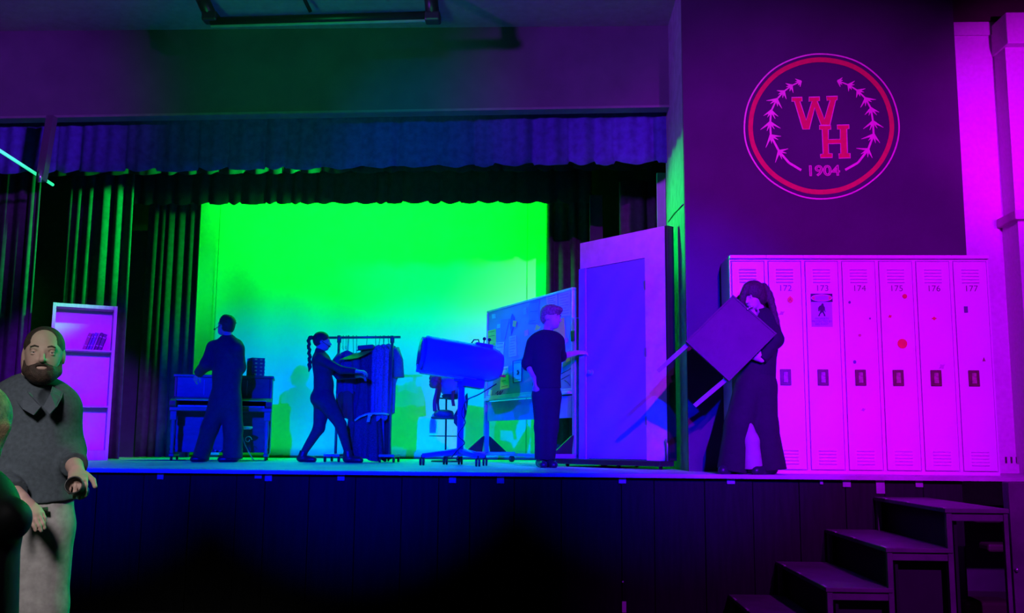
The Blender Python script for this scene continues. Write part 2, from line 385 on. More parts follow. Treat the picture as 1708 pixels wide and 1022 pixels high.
# outer walls of the stage house
for nm, a, b, lb in (('wall_left', (XL-.2, YHEAD+.3, ZS), (XL, 16, 6.6), 'black left wall of the stage house'), ('wall_back', (XL, 15.8, ZS), (XR, 16, 6.6), 'black back wall behind the backdrop'), ('wall_stage_right', (xb+1.4, YLOGO+.6, ZS), (xb+1.6, 16, 6.6), 'black right wall of the stage house')):
    tag(MB().span(a, b).build(nm, m_black), lb, kind='structure')
# dim wall under the stage seen through the opening by the stairs
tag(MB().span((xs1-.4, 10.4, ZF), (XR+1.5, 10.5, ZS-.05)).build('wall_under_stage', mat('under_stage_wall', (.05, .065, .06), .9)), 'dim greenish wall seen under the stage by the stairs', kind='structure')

# ------------------------------------------------------------------ drapery
def curtain(name, x0, x1, Y, zt, zb, material, label, cat='curtain', amp=.06, wl=.22, scal=0.0, seed=1, group=None, rows=8, sag=None, slump=0.0, topz=None):
    r = random.Random(seed); n = max(12, int((x1-x0)/.018)); ph = [r.uniform(0, 6.28) for _ in range(6)]
    grid = []; z_b = []
    folds = []; x = x0
    while x < x1+wl: folds.append(x); x += wl*r.uniform(.55, 1.5)
    def off(x, t):
        i = max(0, min(len(folds)-2, next((k for k in range(len(folds)-1) if folds[k+1] > x), len(folds)-2)))
        u = (x-folds[i])/(folds[i+1]-folds[i]); a = amp*(.5+.5*math.sin(ph[0]+i*2.4)**2)
        s = math.sin(math.pi*min(1, max(0, u)))
        return -a*(s**.6)*(.45+.55*t) + .12*amp*math.sin(x*37+ph[1]) , u, i
    for k in range(rows+1):
        t = k/rows; row = []
        for j in range(n+1):
            x = x0+(x1-x0)*j/n; y, u, i = off(x, t)
            zbb = zb(x) if callable(zb) else zb
            if scal: zbb += scal*(1-math.sin(math.pi*min(1, max(0, u)))**1.5)*(.4+.6*math.sin(i*1.7+ph[2])**2)
            ztt = zt(x) if callable(zt) else zt
            row.append((x+slump*t*(x-x0)/(x1-x0), Y+y, ztt+(zbb-ztt)*t))
        grid.append(row)
    o = MB().grid(grid).build(name, material, None, solid=.008)
    return tag(o, label, cat, group)
def zline(pa, pb, Y):
    a, b = P(*pa, Y), P(*pb, Y); return lambda x: a.z+(b.z-a.z)*(x-a.x)/(b.x-a.x)
vx1 = P(1114, 230, YVAL).x
curtain('valance_curtain', P(-40, 250, YVAL).x, vx1, YVAL, zline((0, 186), (1114, 172), YVAL), zline((0, 293), (1114, 276), YVAL), m_velvet, 'gathered blue valance with scalloped hem right under the stage header', amp=.085, wl=.36, scal=.06, seed=3, rows=6)
curtain('border_curtain', P(60, 250, 12.0).x, P(1090, 250, 12.0).x, 12.0, 6.605, zline((0, 296), (1114, 285), 12.0), m_border, 'black border cloth hanging just behind the front valance', amp=.05, wl=.3, scal=.05, seed=5, rows=4)
curtain('border_curtain', P(195, 250, 13.5).x, P(985, 250, 13.5).x, 13.5, 6.605, zline((330, 343), (910, 341), 13.5), m_border, 'dark border cloth with green-edged hem just above the bright backdrop', amp=.06, wl=.26, scal=.05, seed=8, rows=4)
LEGS = (('leg_curtain', -40, 60, 11.75, 'black side curtain at the left edge behind the bright pipe', m_leg, 21),
        ('leg_curtain', 108, 216, 12.4, 'black side curtain hanging behind the bookcase', m_leg, 22),
        ('leg_curtain', 243, 331, 14.0, 'dark green-lit side curtain at the left edge of the backdrop behind the piano', m_leg, 23),
        ('leg_curtain', 911, 986, 14.0, 'dark green-lit side curtain at the right edge of the backdrop', m_leg, 24),
        ('leg_curtain', 1034, 1100, 12.4, 'dark violet side curtain above the door flat', m_leg, 25))
for nm, a, b, Y, lb, mm, sd in LEGS:
    zt = 6.2 if sd != 25 else P(1065, 303, Y).z
    x0_, x1_ = P(a, 450, Y).x, P(b, 450, Y).x
    curtain(nm, x0_, x1_, Y, zt, ZS+.01, mm, lb, amp=.13, wl=.17, seed=sd, rows=10, slump=.05)
tag(MB().span((P(987, 400, 14.35).x, 14.35, ZS), (xb+1.3, 14.39, 6.605)).build('masking_drape', m_border), 'black masking cloth behind the right side curtains', 'curtain')
tag(MB().span((XL, 14.7, ZS), (P(262, 400, 14.7).x, 14.74, 6.3)).build('masking_drape', m_border), 'black masking cloth behind the left side curtains', 'curtain')
# plain black masking flats standing further back
def flat(name, pa, pb, Y, py_top, material, label):
    a, b = P(pa, 500, Y), P(pb, 500, Y)
    return tag(MB().span((a.x, Y, ZS), (b.x, Y+.04, P(pa, py_top, Y).z), bev=.004).build(name, material), label, 'flat')
flat('masking_flat', 213, 246, 14.3, 384, mat('masking_cloth_a', (.035, .035, .05), .9), 'narrow dark masking flat between bookcase and the curtain beside the piano')
flat('masking_flat', 984, 1006, 13.2, 325, mat('masking_cloth_b', (.06, .05, .08), .9), 'narrow dark violet masking flat behind the top of the door flat')
flat('masking_flat', 1098, 1113, 11.6, 288, m_white, 'narrow pale strip flat glowing blue beside the stage opening')
# backdrop
rows = []
xa_, xb_ = P(300, 500, YCYC).x, P(940, 500, YCYC).x
for k in range(40):
    t = k/39; z = ZS+.02+(6.1-ZS)*t
    rows.append([(xa_+(xb_-xa_)*j/90, YCYC+.012*math.sin(j*.55+2*t)*(.3+t*.2)+.02*math.sin(j*.21+k*.35)*max(0, 1-3*t), z) for j in range(91)])
cy = tag(MB().grid(rows).build('backdrop', m_cyc, None, solid=.006), 'large white cloth backdrop glowing green above and blue below', 'backdrop')
for px in (360, 879):
    q = P(px, 500, YCYC-.05); MB().span((q.x-.006, YCYC-.05, ZS+.05), (q.x+.006, YCYC-.045, 6.0)).build('seam', mat('seam_thread', (.25, .3, .28), .9), cy)
MB().span((xa_, YCYC-.06, ZS), (xb_, YCYC-.03, ZS+.035), bev=.008).build('bottom_pipe', m_blackm, cy)

# ------------------------------------------------------------------ pipe and hanging arm at top left, lighting pipe under the ceiling
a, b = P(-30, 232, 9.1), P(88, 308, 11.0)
mt_ = mat('green_lit_pipe', (.3, .9, .6), .3); mt_.node_tree.nodes['Principled BSDF'].inputs['Emission Color'].default_value = (.04, 1, .42, 1); mt_.node_tree.nodes['Principled BSDF'].inputs['Emission Strength'].default_value = .85  # green stage light on the pipe is put in as emission
pp = tag(MB().tube([a, b], .018, 12).build('lit_pipe', mt_), 'thin pipe lit green, slanting at the upper left', 'lit pipe')
ha = empty('hanging_arm', P(70, 300, 10.35), 'dark flat arm hanging from the header, holding the slanting pipe', 'bracket')
A, B = P(83, 192, 10.35), P(65, 300, 10.35)
MB().prism([A+V((-.04, 0, 0)), A+V((.04, 0, 0)), B+V((.04, 0, 0)), B+V((-.04, 0, 0))], (0, .1, 0)).build('bar', mat('arm_paint', (.07, .05, .07), .6), ha)
MB().tube([P(68, 284, 10.32), P(66, 304, 10.32)], .02, 8).build('clamp', m_metal, ha)
lp = empty('lighting_batten', P(540, 32, 9.5), 'dark pipe frame hanging under the ceiling above the header', 'lighting batten')
MB().tube([P(352, 36, 9.5), P(722, 26, 9.5)], .045, 10).build('pipe', m_blackm, lp)
MB().tube([P(352, 44, 9.5), P(722, 34, 9.5)], .016, 8).build('rail', mat('green_grey_rail', (.3, .4, .35), .5), lp)
for p0, p1 in ((352, 330), (722, 717)):
    e = P(p0, 30, 9.5); MB().tube([e, V((P(p1, -20, 9.5).x, 9.5, zc))], .07, 8).build('hanger', m_blackm, lp)
    MB().box(e, (.16, .14, .1), bev=.02).build('clamp', m_blackm, lp)
e = P(518, 20, 9.5); MB().tube([e, V((P(500, -20, 9.5).x, 9.3, zc))], .02, 8).build('brace', m_blackm, lp)

# ------------------------------------------------------------------ emblem on the logo wall
YE = YLOGO-.004
em = empty('wall_emblem', P(1371, 330, YLOGO), 'round crimson and pink school emblem with laurel, WH and 1904', 'emblem')
m_crim = mat('crimson_paint', (0.62, 0.02, 0.045), .7, scale=20, var=.08)
m_pink = mat('pink_white_paint', (0.80, 0.42, 0.40), .7, scale=20, var=.08)
def E(px, py, lift=0): return P(px, py, YE-lift)
def ring(cx, cy, ro, ri, material, lift, wob=0):
    mb = MB(); n = 96; o_, i_ = [], []
    for j in range(n):
        q = 2*math.pi*j/n; dd = wob*math.sin(q*5)+wob*.6*math.sin(q*11+1)
        o_.append(E(cx+(ro[0]+dd)*math.cos(q), cy+(ro[1]+dd)*math.sin(q), lift)); i_.append(E(cx+(ri[0]+dd)*math.cos(q), cy+(ri[1]+dd)*math.sin(q), lift))
    rows = [i_, o_, [p+V((0, .003, 0)) for p in o_], [p+V((0, .003, 0)) for p in i_], i_]
    return mb.grid(rows, False, True).build('ring', material, em)
ring(1370.5, 210.5, (130.3, 122), (127.8, 119.6), m_pink, 0, .35)
ring(1369.7, 209.7, (121.6, 114.3), (114, 106.3), m_crim, 0, .3)
zx = lambda p: (1220+p[0]/3.65, 70+p[1]/3.65)
Wp = [(367, 338), (430, 336), (430, 360), (417, 362), (455, 475), (490, 362), (472, 362), (472, 336), (537, 334), (537, 358), (522, 360), (566, 470), (600, 356), (582, 358), (578, 332), (646, 330), (644, 352), (634, 356), (600, 505), (545, 505), (507, 400), (474, 532), (434, 532), (384, 362), (368, 362)]
Hp = [(535, 508), (605, 508), (605, 532), (590, 534), (590, 594), (662, 592), (662, 532), (645, 532), (643, 506), (716, 504), (716, 528), (702, 530), (706, 676), (722, 678), (724, 706), (654, 708), (654, 680), (666, 678), (664, 618), (590, 620), (592, 678), (614, 680), (614, 704), (542, 706), (542, 684), (558, 680), (552, 534), (536, 532)]
for pts in (Wp, Hp):
    L = MB().prism([E(*zx(p)) for p in pts], (0, .003, 0)).build('letter', m_crim, em)
    MB().tube([E(*zx(p), .001) for p in pts], .0055, 6, closed=True).build('outline', m_pink, L)
q = E(1373, 285.5)
o = link('date', text_mesh('1904', .145, Matrix.Translation(q) @ Matrix.Rotation(math.radians(-.6), 4, 'Y') @ FACE @ Matrix.Diagonal((1.12, 1, 1, 1)), outline=.006), m_pink, em)
def branch(stem, side):
    mb = MB(); n = len(stem); pts = [zx(p) for p in stem]
    lift = [0.0]
    def stroke(a, b, wa, wb):
        lift[0] += .00012; l0 = lift[0]; d = V((b[0]-a[0], b[1]-a[1])); nn = V((-d.y, d.x)).normalized()
        mb.prism([E(a[0]+nn.x*wa, a[1]+nn.y*wa, l0), E(b[0]+nn.x*wb, b[1]+nn.y*wb, l0), E(b[0]-nn.x*wb, b[1]-nn.y*wb, l0), E(a[0]-nn.x*wa, a[1]-nn.y*wa, l0)], (0, .003, 0))
    for i in range(n-1): stroke(pts[i], pts[i+1], 2.0-1.1*i/n, 2.0-1.1*(i+1)/n)
    r = random.Random(4)
    for i in range(2, n):
        a = V(pts[i]); d = (V(pts[i-1])-a).normalized()
        ln = (20, 21, 20, 19, 17, 15, 13, 11, 11, 11, 10, 9, 9)[min(12, i-2)]
        for ang in (-62, -34, 26, 54):
            q = math.radians(ang+r.uniform(-6, 6)); e = V((d.x*math.cos(q)-d.y*math.sin(q), d.x*math.sin(q)+d.y*math.cos(q)))
            l2 = ln*r.uniform(.75, 1.05)*(.8 if abs(ang) < 40 else 1); stroke(a+e*-1.0, a+e*l2, 2.5, .35)
    return mb.build('laurel_branch', m_pink, em)
branch([(425, 780), (350, 735), (290, 665), (240, 570), (236, 490), (242, 420), (275, 350), (318, 302), (365, 266), (420, 241)], -1)
branch([(693, 778), (770, 735), (832, 655), (866, 565), (862, 485), (850, 405), (818, 345), (770, 297), (715, 262), (652, 238)], 1)

# ------------------------------------------------------------------ lockers
m_lock = mat('white_locker_enamel', (0.74, 0.70, 0.74), 0.45, scale=3, var=.03)
m_lockd = mat('locker_shadow_gap', (0.22, 0.16, 0.22), 0.7)
m_num = mat('locker_number_ink', (0.16, 0.03, 0.10), 0.7)
m_plate = mat('brown_handle_plate', (0.10, 0.028, 0.03), 0.45, scale=30, var=.3)
m_plate2 = mat('worn_handle_insert', (0.34, 0.13, 0.20), 0.5, scale=40, var=.4)
lx0, lx1 = P(1216, 432, YLOCK).x, P(1647, 432, YLOCK).x
LW = (lx1-lx0)/7; LH = P(1430, 430, YLOCK).z - ZS
protos = None
for i in range(7):
    x = lx0+i*LW
    rootl = empty('locker', (x+LW/2, YLOCK+.2, ZS), ('white metal locker with worn handle plate, leftmost of the row, half hidden by the person' if i == 0 else 'white metal locker numbered %d%s' % (171+i, (', partly behind the long-haired person', ' with a caution sign', ' with a dark dot magnet over its handle', ' with the big red ball magnet', ' with one red leaf magnet', ' at the right end of the row')[i-1])), 'locker', 'row of numbered white lockers')
    if protos is None:
        parts = []
        parts.append((MB().span((x, YLOCK+.015, ZS), (x+LW, YLOCK+.44, ZS+LH)).build('body', m_lock, rootl), None))
        parts.append((MB().span((x, YLOCK-.035, ZS+LH-.012), (x+LW, YLOCK+.44, ZS+LH+.02), bev=.005).build('top_ledge', m_lock, rootl), None))
        mb = MB()
        for a, b in (((x, YLOCK-.004, ZS), (x+.014, YLOCK+.015, ZS+LH-.012)), ((x+LW-.014, YLOCK-.004, ZS), (x+LW, YLOCK+.015, ZS+LH-.012)), ((x+.014, YLOCK-.004, ZS+LH-.03), (x+LW-.014, YLOCK+.015, ZS+LH-.012)), ((x+.014, YLOCK-.004, ZS), (x+LW-.014, YLOCK+.015, ZS+.03))): mb.span(a, b)
        parts.append((mb.build('face_frame', m_lock, rootl), None))
        door = MB().span((x+.020, YLOCK-.014, ZS+.037), (x+LW-.020, YLOCK+.013, ZS+LH-.037), bev=.005).build('door', m_lock, rootl)
        parts.append((door, None))
        for z0 in (.868, .030):
            for k in range(5):
                z = ZS+LH*z0+k*.029+.02
                mb = MB().prism([V((x+LW*.26, YLOCK-.0135, z)), V((x+LW*.26, YLOCK-.028, z+.008)), V((x+LW*.26, YLOCK-.0135, z+.016))], (LW*.46, 0, 0))
                parts.append((mb.build('louver', m_lock, door), 3))
        px0 = x+LW*.29; pz0 = ZS+LH*.437
        pl = MB().span((px0, YLOCK-.024, pz0-.07), (px0+.098, YLOCK-.014, pz0+.075), bev=.008).build('handle_plate', m_plate, door)
        parts.append((pl, 3))
        parts.append((MB().span((px0+.027, YLOCK-.034, pz0-.045), (px0+.068, YLOCK-.0245, pz0+.05), bev=.006).build('handle', m_plate2, door), 3))
        protos = parts
    else:
        dx = (i*LW, 0, 0); newdoor = None
        for src, lev in protos:
            c = src.copy(); col.objects.link(c)
            par = rootl if lev is None else newdoor
            c.parent = par; c.location = V(dx)
            if lev is None: c.matrix_parent_inverse = Matrix.Translation(-V(rootl.location))
            else: c.location = V((0, 0, 0)); c.matrix_parent_inverse = Matrix.Identity(4)
            if src.name.split('.')[0] == 'door': newdoor = c
    dr = [c for c in rootl.children if c.name.split('.')[0] == 'door'][0]
    if i >= 1:
        q = V((x+LW*.50, YLOCK-.0145, ZS+LH*.855-.028+0.0))
        q.z = P(1430, 481.5, YLOCK).z
        link('number', text_mesh('%d' % (171+i), .078, Matrix.Translation(q) @ FACE @ Matrix.Diagonal((1.05, 1, 1, 1)), extrude=.001), m_num, dr)
# caution sign on 173
YS = YLOCK-.0165
sg = empty('caution_sign', P(1371, 545, YS), 'small caution sign with a striding ape figure taped to locker 173', 'sign')
def rectp(px0, py0, px1, py1, lift, th=.002): 
    a, b = P(px0, py0, YS-lift), P(px1, py1, YS-lift); return MB().span((a.x, YS-lift, b.z), (b.x, YS-lift+th, a.z))
m_bk = mat('sign_black', (.025, .01, .03), .6); m_sgn = mat('sign_paper', (.42, .46, .62), .6); m_red = mat('sign_red', (.65, .03, .12), .6)
rectp(1352, 489.5, 1389, 545, 0).build('board', m_sgn, sg)
rectp(1352, 489.5, 1389, 503.5, .0015).build('black_band', m_bk, sg)
mb = MB(); mb.prism([P(1370.5+17.8*math.cos(t*math.pi/16), 496.6+6*math.sin(t*math.pi/16), YS-.003) for t in range(32)], (0, .0012, 0)); ov = mb.build('oval_rim', mat('sign_white', (.7, .6, .65), .6), sg)
mb = MB(); mb.prism([P(1370.5+16.8*math.cos(t*math.pi/16), 496.6+5.2*math.sin(t*math.pi/16), YS-.0042) for t in range(32)], (0, .0012, 0)); mb.build('oval', m_red, sg)
rectp(1359, 492.6, 1382, 500.4, .0055, .001).build('oval_panel', mat('sign_violet', (.40, .16, .5), .6), sg)
fx = lambda a, b: P(1220+a/7.764, 450+b/7.764, YS-.003)
mb = MB(); mb.prism([fx(*p) for p in [(1172, 432), (1192, 436), (1196, 462), (1210, 485), (1212, 520), (1220, 545), (1212, 548), (1200, 520), (1196, 545), (1215, 575), (1218, 600), (1200, 600), (1192, 572), (1176, 548), (1150, 575), (1142, 600), (1122, 600), (1132, 575), (1150, 540), (1146, 515), (1140, 540), (1124, 530), (1122, 490), (1140, 465), (1160, 455)]], (0, .0012, 0)); mb.build('figure', m_bk, sg)
for t, py in (('PROPERTY', 531.5), ('PROTECTED BY', 536), ('BIG FOOT', 540.5)):
    link('lettering', text_mesh(t, .026, Matrix.Translation(P(1371, py, YS-.002)) @ FACE, extrude=.0005), mat('sign_ink', (.12, .08, .3), .6), sg)
# stickers and magnets on the locker doors
YM = YLOCK-.0155
def sticker(px, py, w, h, colr, label, shape='oval', rot=0):
    c = P(px, py, YM); s = YLOCK/FPX; n = {'oval': 18, 'drop': 18, 'rect': 4, 'leaf': 8, 'tri': 3}[shape]; pts = []
    for j in range(n):
        q = 2*math.pi*j/n + (math.pi/4 if shape == 'rect' else math.pi/2 if shape in ('tri', 'drop') else 0)
        rr = 1.25 if shape == 'rect' else (1.35 if shape == 'drop' and j == 0 else .55 if shape == 'leaf' and j % 2 else 1)
        x, z = rr*w/2*math.cos(q), rr*h/2*math.sin(q); x, z = x*math.cos(rot)-z*math.sin(rot), x*math.sin(rot)+z*math.cos(rot)
        pts.append(c+V((x*s, 0, z*s)))
    mm = mat('sticker_%02d%02d%02d' % tuple(int(k*99) for k in colr), colr, .5)
    return tag(MB().prism(pts, (0, -.004, 0)).build('magnet', mm), label, 'magnet', 'magnets and stickers on the lockers')
RED, ORA, VIO, GRY = (.6, .02, .03), (.75, .12, .02), (.10, .03, .16), (.45, .22, .4)
fm = sticker(1318, 500, 10, 11, ORA, 'orange flame-shaped round magnet on locker 172', 'drop')
MB().prism([P(1318-3, 503, YM-.0045), P(1318, 496, YM-.0045), P(1321, 503, YM-.0045), P(1318, 500.5, YM-.0045)], (0, -.001, 0)).build('flame_mark', mat('flame_mark', (.5, .01, .01), .5), fm)
sticker(1304, 522, 11, 7, GRY, 'faint scribbled sticker on locker 172 below the flame magnet', 'leaf', .5)
sticker(1417, 504, 4, 5, VIO, 'tiny violet sticker upper left on locker 174', 'oval')
sticker(1451, 531, 4, 5, VIO, 'tiny dark sticker at the upper right of locker 174', 'leaf')
sticker(1434, 559, 5, 5, (.5, .02, .15), 'small magenta sticker in the middle of locker 174', 'oval')
sticker(1425.5, 603.5, 5, 6, (.08, .02, .2), 'small dark round magnet just above the handle of locker 174', 'oval')
sticker(1440, 683, 8, 6, GRY, 'faint bird-shaped sticker low on locker 174', 'leaf', .3)
sticker(1509, 494, 8, 8, RED, 'red round magnet near the top right of locker 175', 'oval')
sticker(1484.5, 527.5, 8, 6, RED, 'small slanted red magnet at the left of locker 175', 'leaf', .5)
bb = sticker(1505, 573, 16, 16, (.7, .02, .03), 'largest red ball-shaped magnet, on locker 175', 'oval')
sticker(1558, 531, 10, 7, RED, 'small red leaf-shaped magnet on locker 176', 'leaf')
sticker(1571, 611, 13, 9, GRY, 'faint scribble sticker on locker 176 right of its handle', 'leaf', .6)
sticker(1611, 516, 7, 12, VIO, 'dark upright rectangular magnet on locker 177', 'rect')
sticker(1641, 600, 6, 9, (.25, .02, .1), 'dark triangular magnet at the lower right of locker 177', 'tri')

# ------------------------------------------------------------------ stairs at the right
m_stair = mat('dark_stair_paint', (0.085, 0.055, 0.085), 0.6, scale=6, var=.25, bump=.15)
m_riser = mat('shaded_riser', (0.006, 0.006, 0.007), 0.8)  # near-black colour holds the shade of risers turned from the magenta light
YN, YFAR = 6.96, YLIP+.04
sz = [.92, .652, .385, .115]; sxl = [S(1461, YFAR, .92).x, S(1380, YFAR, .652).x, S(1298, YFAR, .385).x, S(1219, YFAR, .115).x]
run = sxl[0]-sxl[1]
stt = empty('stage_stairs', (sxl[3], YN, ZF), 'dark wooden block stairs with open frame climbing to the stage at right', 'stairs')
for i in range(4):
    x0_ = sxl[i]; x1_ = x0_+run+(.02 if i else 0.0); z = sz[i]
    tr = MB().span((x0_-.02, YN-.02, z-.03), (x1_, YFAR, z), bev=.004).build('tread', m_stair, stt)
    for yy in (YN+.05, YFAR-.25, (YN+YFAR)/2):
        MB().span((x0_-.022, yy-.05, z-.004), (x0_-.005, yy+.05, z+.003)).build('nosing_tape', mat('pale_tape', (.35, .3, .35), .5), tr)
    MB().span((x0_+.06, YN+.05, ZF), (x0_+.08, YFAR, z-.03)).build('riser', m_riser, stt)
    MB().span((x0_-.01, YN-.01, ZF), (x0_+.028, YN+.03, z-.03), bev=.004).build('post', m_stair, stt)
    MB().span((x0_-.01, YFAR-.06, ZF), (x0_+.022, YFAR-.005, z-.03), bev=.004).build('post', m_stair, stt)
    MB().span((x0_+.028, YN+.0, z-.085), (x1_-.012, YN+.025, z-.031), bev=.003).build('rail', m_stair, stt)
    if i: MB().span((x0_+.08, YN+.12, ZF), (x1_+.02, YN+.15, z-.04)).build('side_panel', mat('stair_side', (.012, .009, .013), .8), stt)
xe = sxl[0]+run
MB().span((xe-.035, YN-.01, ZF), (xe-.005, YN+.03, sz[0]-.031), bev=.004).build('post', m_stair, stt)
tag(MB().span((P(1683, 830, 7.3).x, 7.3, ZF), (P(1702, 830, 7.3).x+.06, 7.4, P(1690, 804, 7.3).z), bev=.006).build('newel_post', m_stair), 'dark wooden post at the right end of the stairs', 'post')
mb = MB(); q = P(1696, 950, 7.29); mb.ball(q, .016); tag(mb.build('round_knob', m_metal), 'small round bright knob on the post at the right end of the stairs', 'knob')
# clutter stored under the stairs
def junk(nm, px, py, Y, sx, sy, sz_, colr, lb, ct):
    c = P(px, py, Y); return tag(MB().box(c, (sx, sy, sz_), bev=min(sx, sz_)*.3).build(nm, mat('junk_'+nm, colr, .6)), lb, ct)
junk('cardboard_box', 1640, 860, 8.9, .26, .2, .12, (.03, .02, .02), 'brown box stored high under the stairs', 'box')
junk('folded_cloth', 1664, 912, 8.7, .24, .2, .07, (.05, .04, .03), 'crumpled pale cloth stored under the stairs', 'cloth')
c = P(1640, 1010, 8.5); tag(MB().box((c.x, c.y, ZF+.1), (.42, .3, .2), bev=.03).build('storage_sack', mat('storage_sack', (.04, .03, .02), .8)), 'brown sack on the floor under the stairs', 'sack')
# ------------------------------------------------------------------ bookcase with books
m_shelfw = mat('pale_bookcase_wood', (0.50, 0.40, 0.44), 0.5, scale=4, var=.12, stretch=(8, 8, 1))
m_shelfin = mat('bookcase_inside', (0.62, 0.55, 0.62), 0.55, scale=4, var=.08)
YB = 11.6
pR = S(179, YB+.35); pL = S(70, YB)
ang = math.atan2(pR.y-pL.y, pR.x-pL.x); bw = math.hypot(pR.x-pL.x, pR.y-pL.y); bh = P(193, 511, YB+.35).z-ZS
Mb = frame(pL, ang); bd = .28
bc = empty('bookcase', (Mb @ V((bw/2, .1, 0))), 'tall open wooden bookcase with two shelves at the left of the stage', 'bookcase')
MB(Mb).span((0, 0, 0), (.03, bd, bh), bev=.003).build('side_panel', mat('bookcase_side_lit', (.55, .12, .16), .5), bc)  # red of this side is the magenta light put into its colour
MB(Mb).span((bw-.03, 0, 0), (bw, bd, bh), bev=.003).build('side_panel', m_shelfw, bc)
MB(Mb).span((.03, 0, bh-.045), (bw-.03, bd, bh), bev=.003).build('top_panel', m_shelfw, bc)
MB(Mb).span((.03, bd-.012, .0), (bw-.03, bd, bh-.045)).build('back_panel', m_shelfin, bc)
for px in (583, 676):
    z = P(150, px, YB+.25).z-ZS
    MB(Mb).span((.03, .012, z-.022), (bw-.03, bd-.012, z), bev=.003).build('shelf', m_shelfw, bc)
    if px == 583: zsh = z
zk = P(150, 751, YB+.2).z-ZS
MB(Mb).span((.03, .015, 0), (bw-.03, .04, zk), bev=.003).build('kick_board', m_shelfw, bc)
MB(Mb).span((.03, .04, zk-.02), (bw-.03, bd-.012, zk)).build('bottom_shelf', m_shelfw, bc)
for s in (0, bw-.03): MB(Mb).span((s-.004, -.012, 0), (s+.034, 0, bh), bev=.002).build('face_strip', m_shelfw, bc)
bx = bw-.36
for i, (tw, th, colr, lb) in enumerate(((.034, .225, (.30, .10, .16), 'reddish leaning book, leftmost on the bookcase shelf'), (.024, .222, (.10, .06, .25), 'dark violet leaning book, second from left on the bookcase shelf'), (.030, .232, (.08, .08, .40), 'blue leaning book with pale bands in the bookcase'), (.022, .228, (.25, .2, .3), 'thin pale leaning book, fourth from left on the bookcase shelf'), (.034, .236, (.05, .03, .08), 'thick black leaning book, fifth from left on the bookcase shelf'), (.042, .222, (.05, .05, .10), 'dark book, rightmost on the bookcase shelf'))):
    Mk = Mb @ Matrix.Translation((bx, .09, zsh+.002)) @ Matrix.Rotation(math.radians(17), 4, 'Y')
    bk = empty('book', Mk @ V((tw/2, .07, 0)), lb, 'book', 'books leaning in the bookcase')
    MB(Mk).span((0, .006, .003), (tw, .16, th), bev=.003).build('cover', mat('book_cover_%d' % i, colr, .5), bk)
    MB(Mk).span((.003, .155, .006), (tw-.003, .163, th-.003)).build('pages', mat('book_pages', (.6, .55, .5), .8), bk)
    for zz in (.25, .75): MB(Mk).span((.002, .0045, th*zz), (tw-.002, .0065, th*zz+.01)).build('spine_band', mat('spine_band', (.45, .35, .5), .5), bk)
    bx += tw/math.cos(math.radians(17))+.004

# ------------------------------------------------------------------ upright piano and what stands on it
m_pia = mat('dark_piano_wood', (0.075, 0.075, 0.085), 0.4, scale=4, var=.2, stretch=(1, 6, 6), bump=.05)
m_pia2 = mat('piano_side_lit', (0.16, 0.04, 0.05), 0.5, scale=4, var=.2)  # reddish light on the left side is put into this colour
YP = 12.35
pl0 = S(284, YP); pr0 = S(449, YP+.30)
ang = math.atan2(pr0.y-pl0.y, pr0.x-pl0.x); pw_ = math.hypot(pr0.x-pl0.x, pr0.y-pl0.y)
Mp = frame(pl0, ang); ph = P(368, 627, YP+.15).z-ZS; zk = P(368, 679, YP).z-ZS
pi_ = empty('upright_piano', Mp @ V((pw_/2, .2, 0)), 'dark upright piano on casters in front of the backdrop', 'piano')
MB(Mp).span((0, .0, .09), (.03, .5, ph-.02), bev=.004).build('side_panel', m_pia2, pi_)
MB(Mp).span((pw_-.03, .0, .09), (pw_, .5, ph-.02), bev=.004).build('side_panel', m_pia, pi_)
up_ = MB(Mp).span((.03, .01, zk+.12), (pw_-.03, .05, ph-.02), bev=.004).build('upper_panel', m_pia, pi_)
for x in (pw_*.30, pw_*.74):
    MB(Mp).span((x-.006, .002, zk+.16), (x+.006, .012, ph-.05), bev=.002).build('moulding', mat('piano_moulding', (.25, .24, .3), .4), up_)
MB(Mp).span((.03, .06, .10), (pw_-.03, .09, zk-.02), bev=.004).build('lower_panel', m_pia, pi_)
MB(Mp).span((.03, .40, .1), (pw_-.03, .5, ph-.02)).build('back_frame', m_pia, pi_)
MB(Mp).span((-.015, -.02, ph-.02), (pw_+.015, .52, ph+.012), bev=.005).build('lid', m_pia, pi_)
MB(Mp).span((-.01, -.30, zk-.055), (pw_+.01, .06, zk-.01), bev=.006).build('key_bed', m_pia, pi_)
MB(Mp).prism([V((.03, -.02, zk+.13)), V((.03, -.22, zk+.085)), V((.03, -.22, zk+.075)), V((.03, .0, zk+.11))], (pw_-.06, 0, 0)).build('fallboard', mat('piano_fallboard', (.16, .2, .2), .35), pi_)
for s in (0, pw_-.05):
    MB(Mp).prism([V((s-.012, .0, zk-.012)), V((s-.012, -.27, zk-.012)), V((s-.012, -.31, zk+.02)), V((s-.012, -.29, zk+.07)), V((s-.012, -.2, zk+.09)), V((s-.012, .0, zk+.13))], (.074, 0, 0)).build('arm', m_pia, pi_)
kw = (pw_-.16)/52
kb = MB(Mp).span((.08, -.25, zk-.012), (pw_-.08, -.03, zk+.0)).build('keyboard', m_pia, pi_)
m_key = mat('ivory_key', (.62, .6, .6), .3); kme = None
for i in range(52):
    if kme is None:
        k0 = MB(Mp).span((.08+.001, -.24, zk), (.08+kw-.001, -.05, zk+.018), bev=.002).build('key', m_key, kb); kme = k0
    else:
        c = k0.copy(); col.objects.link(c); c.parent = kb; c.matrix_parent_inverse = k0.matrix_parent_inverse; c.location = (Mp.to_3x3() @ V((i*kw, 0, 0)))
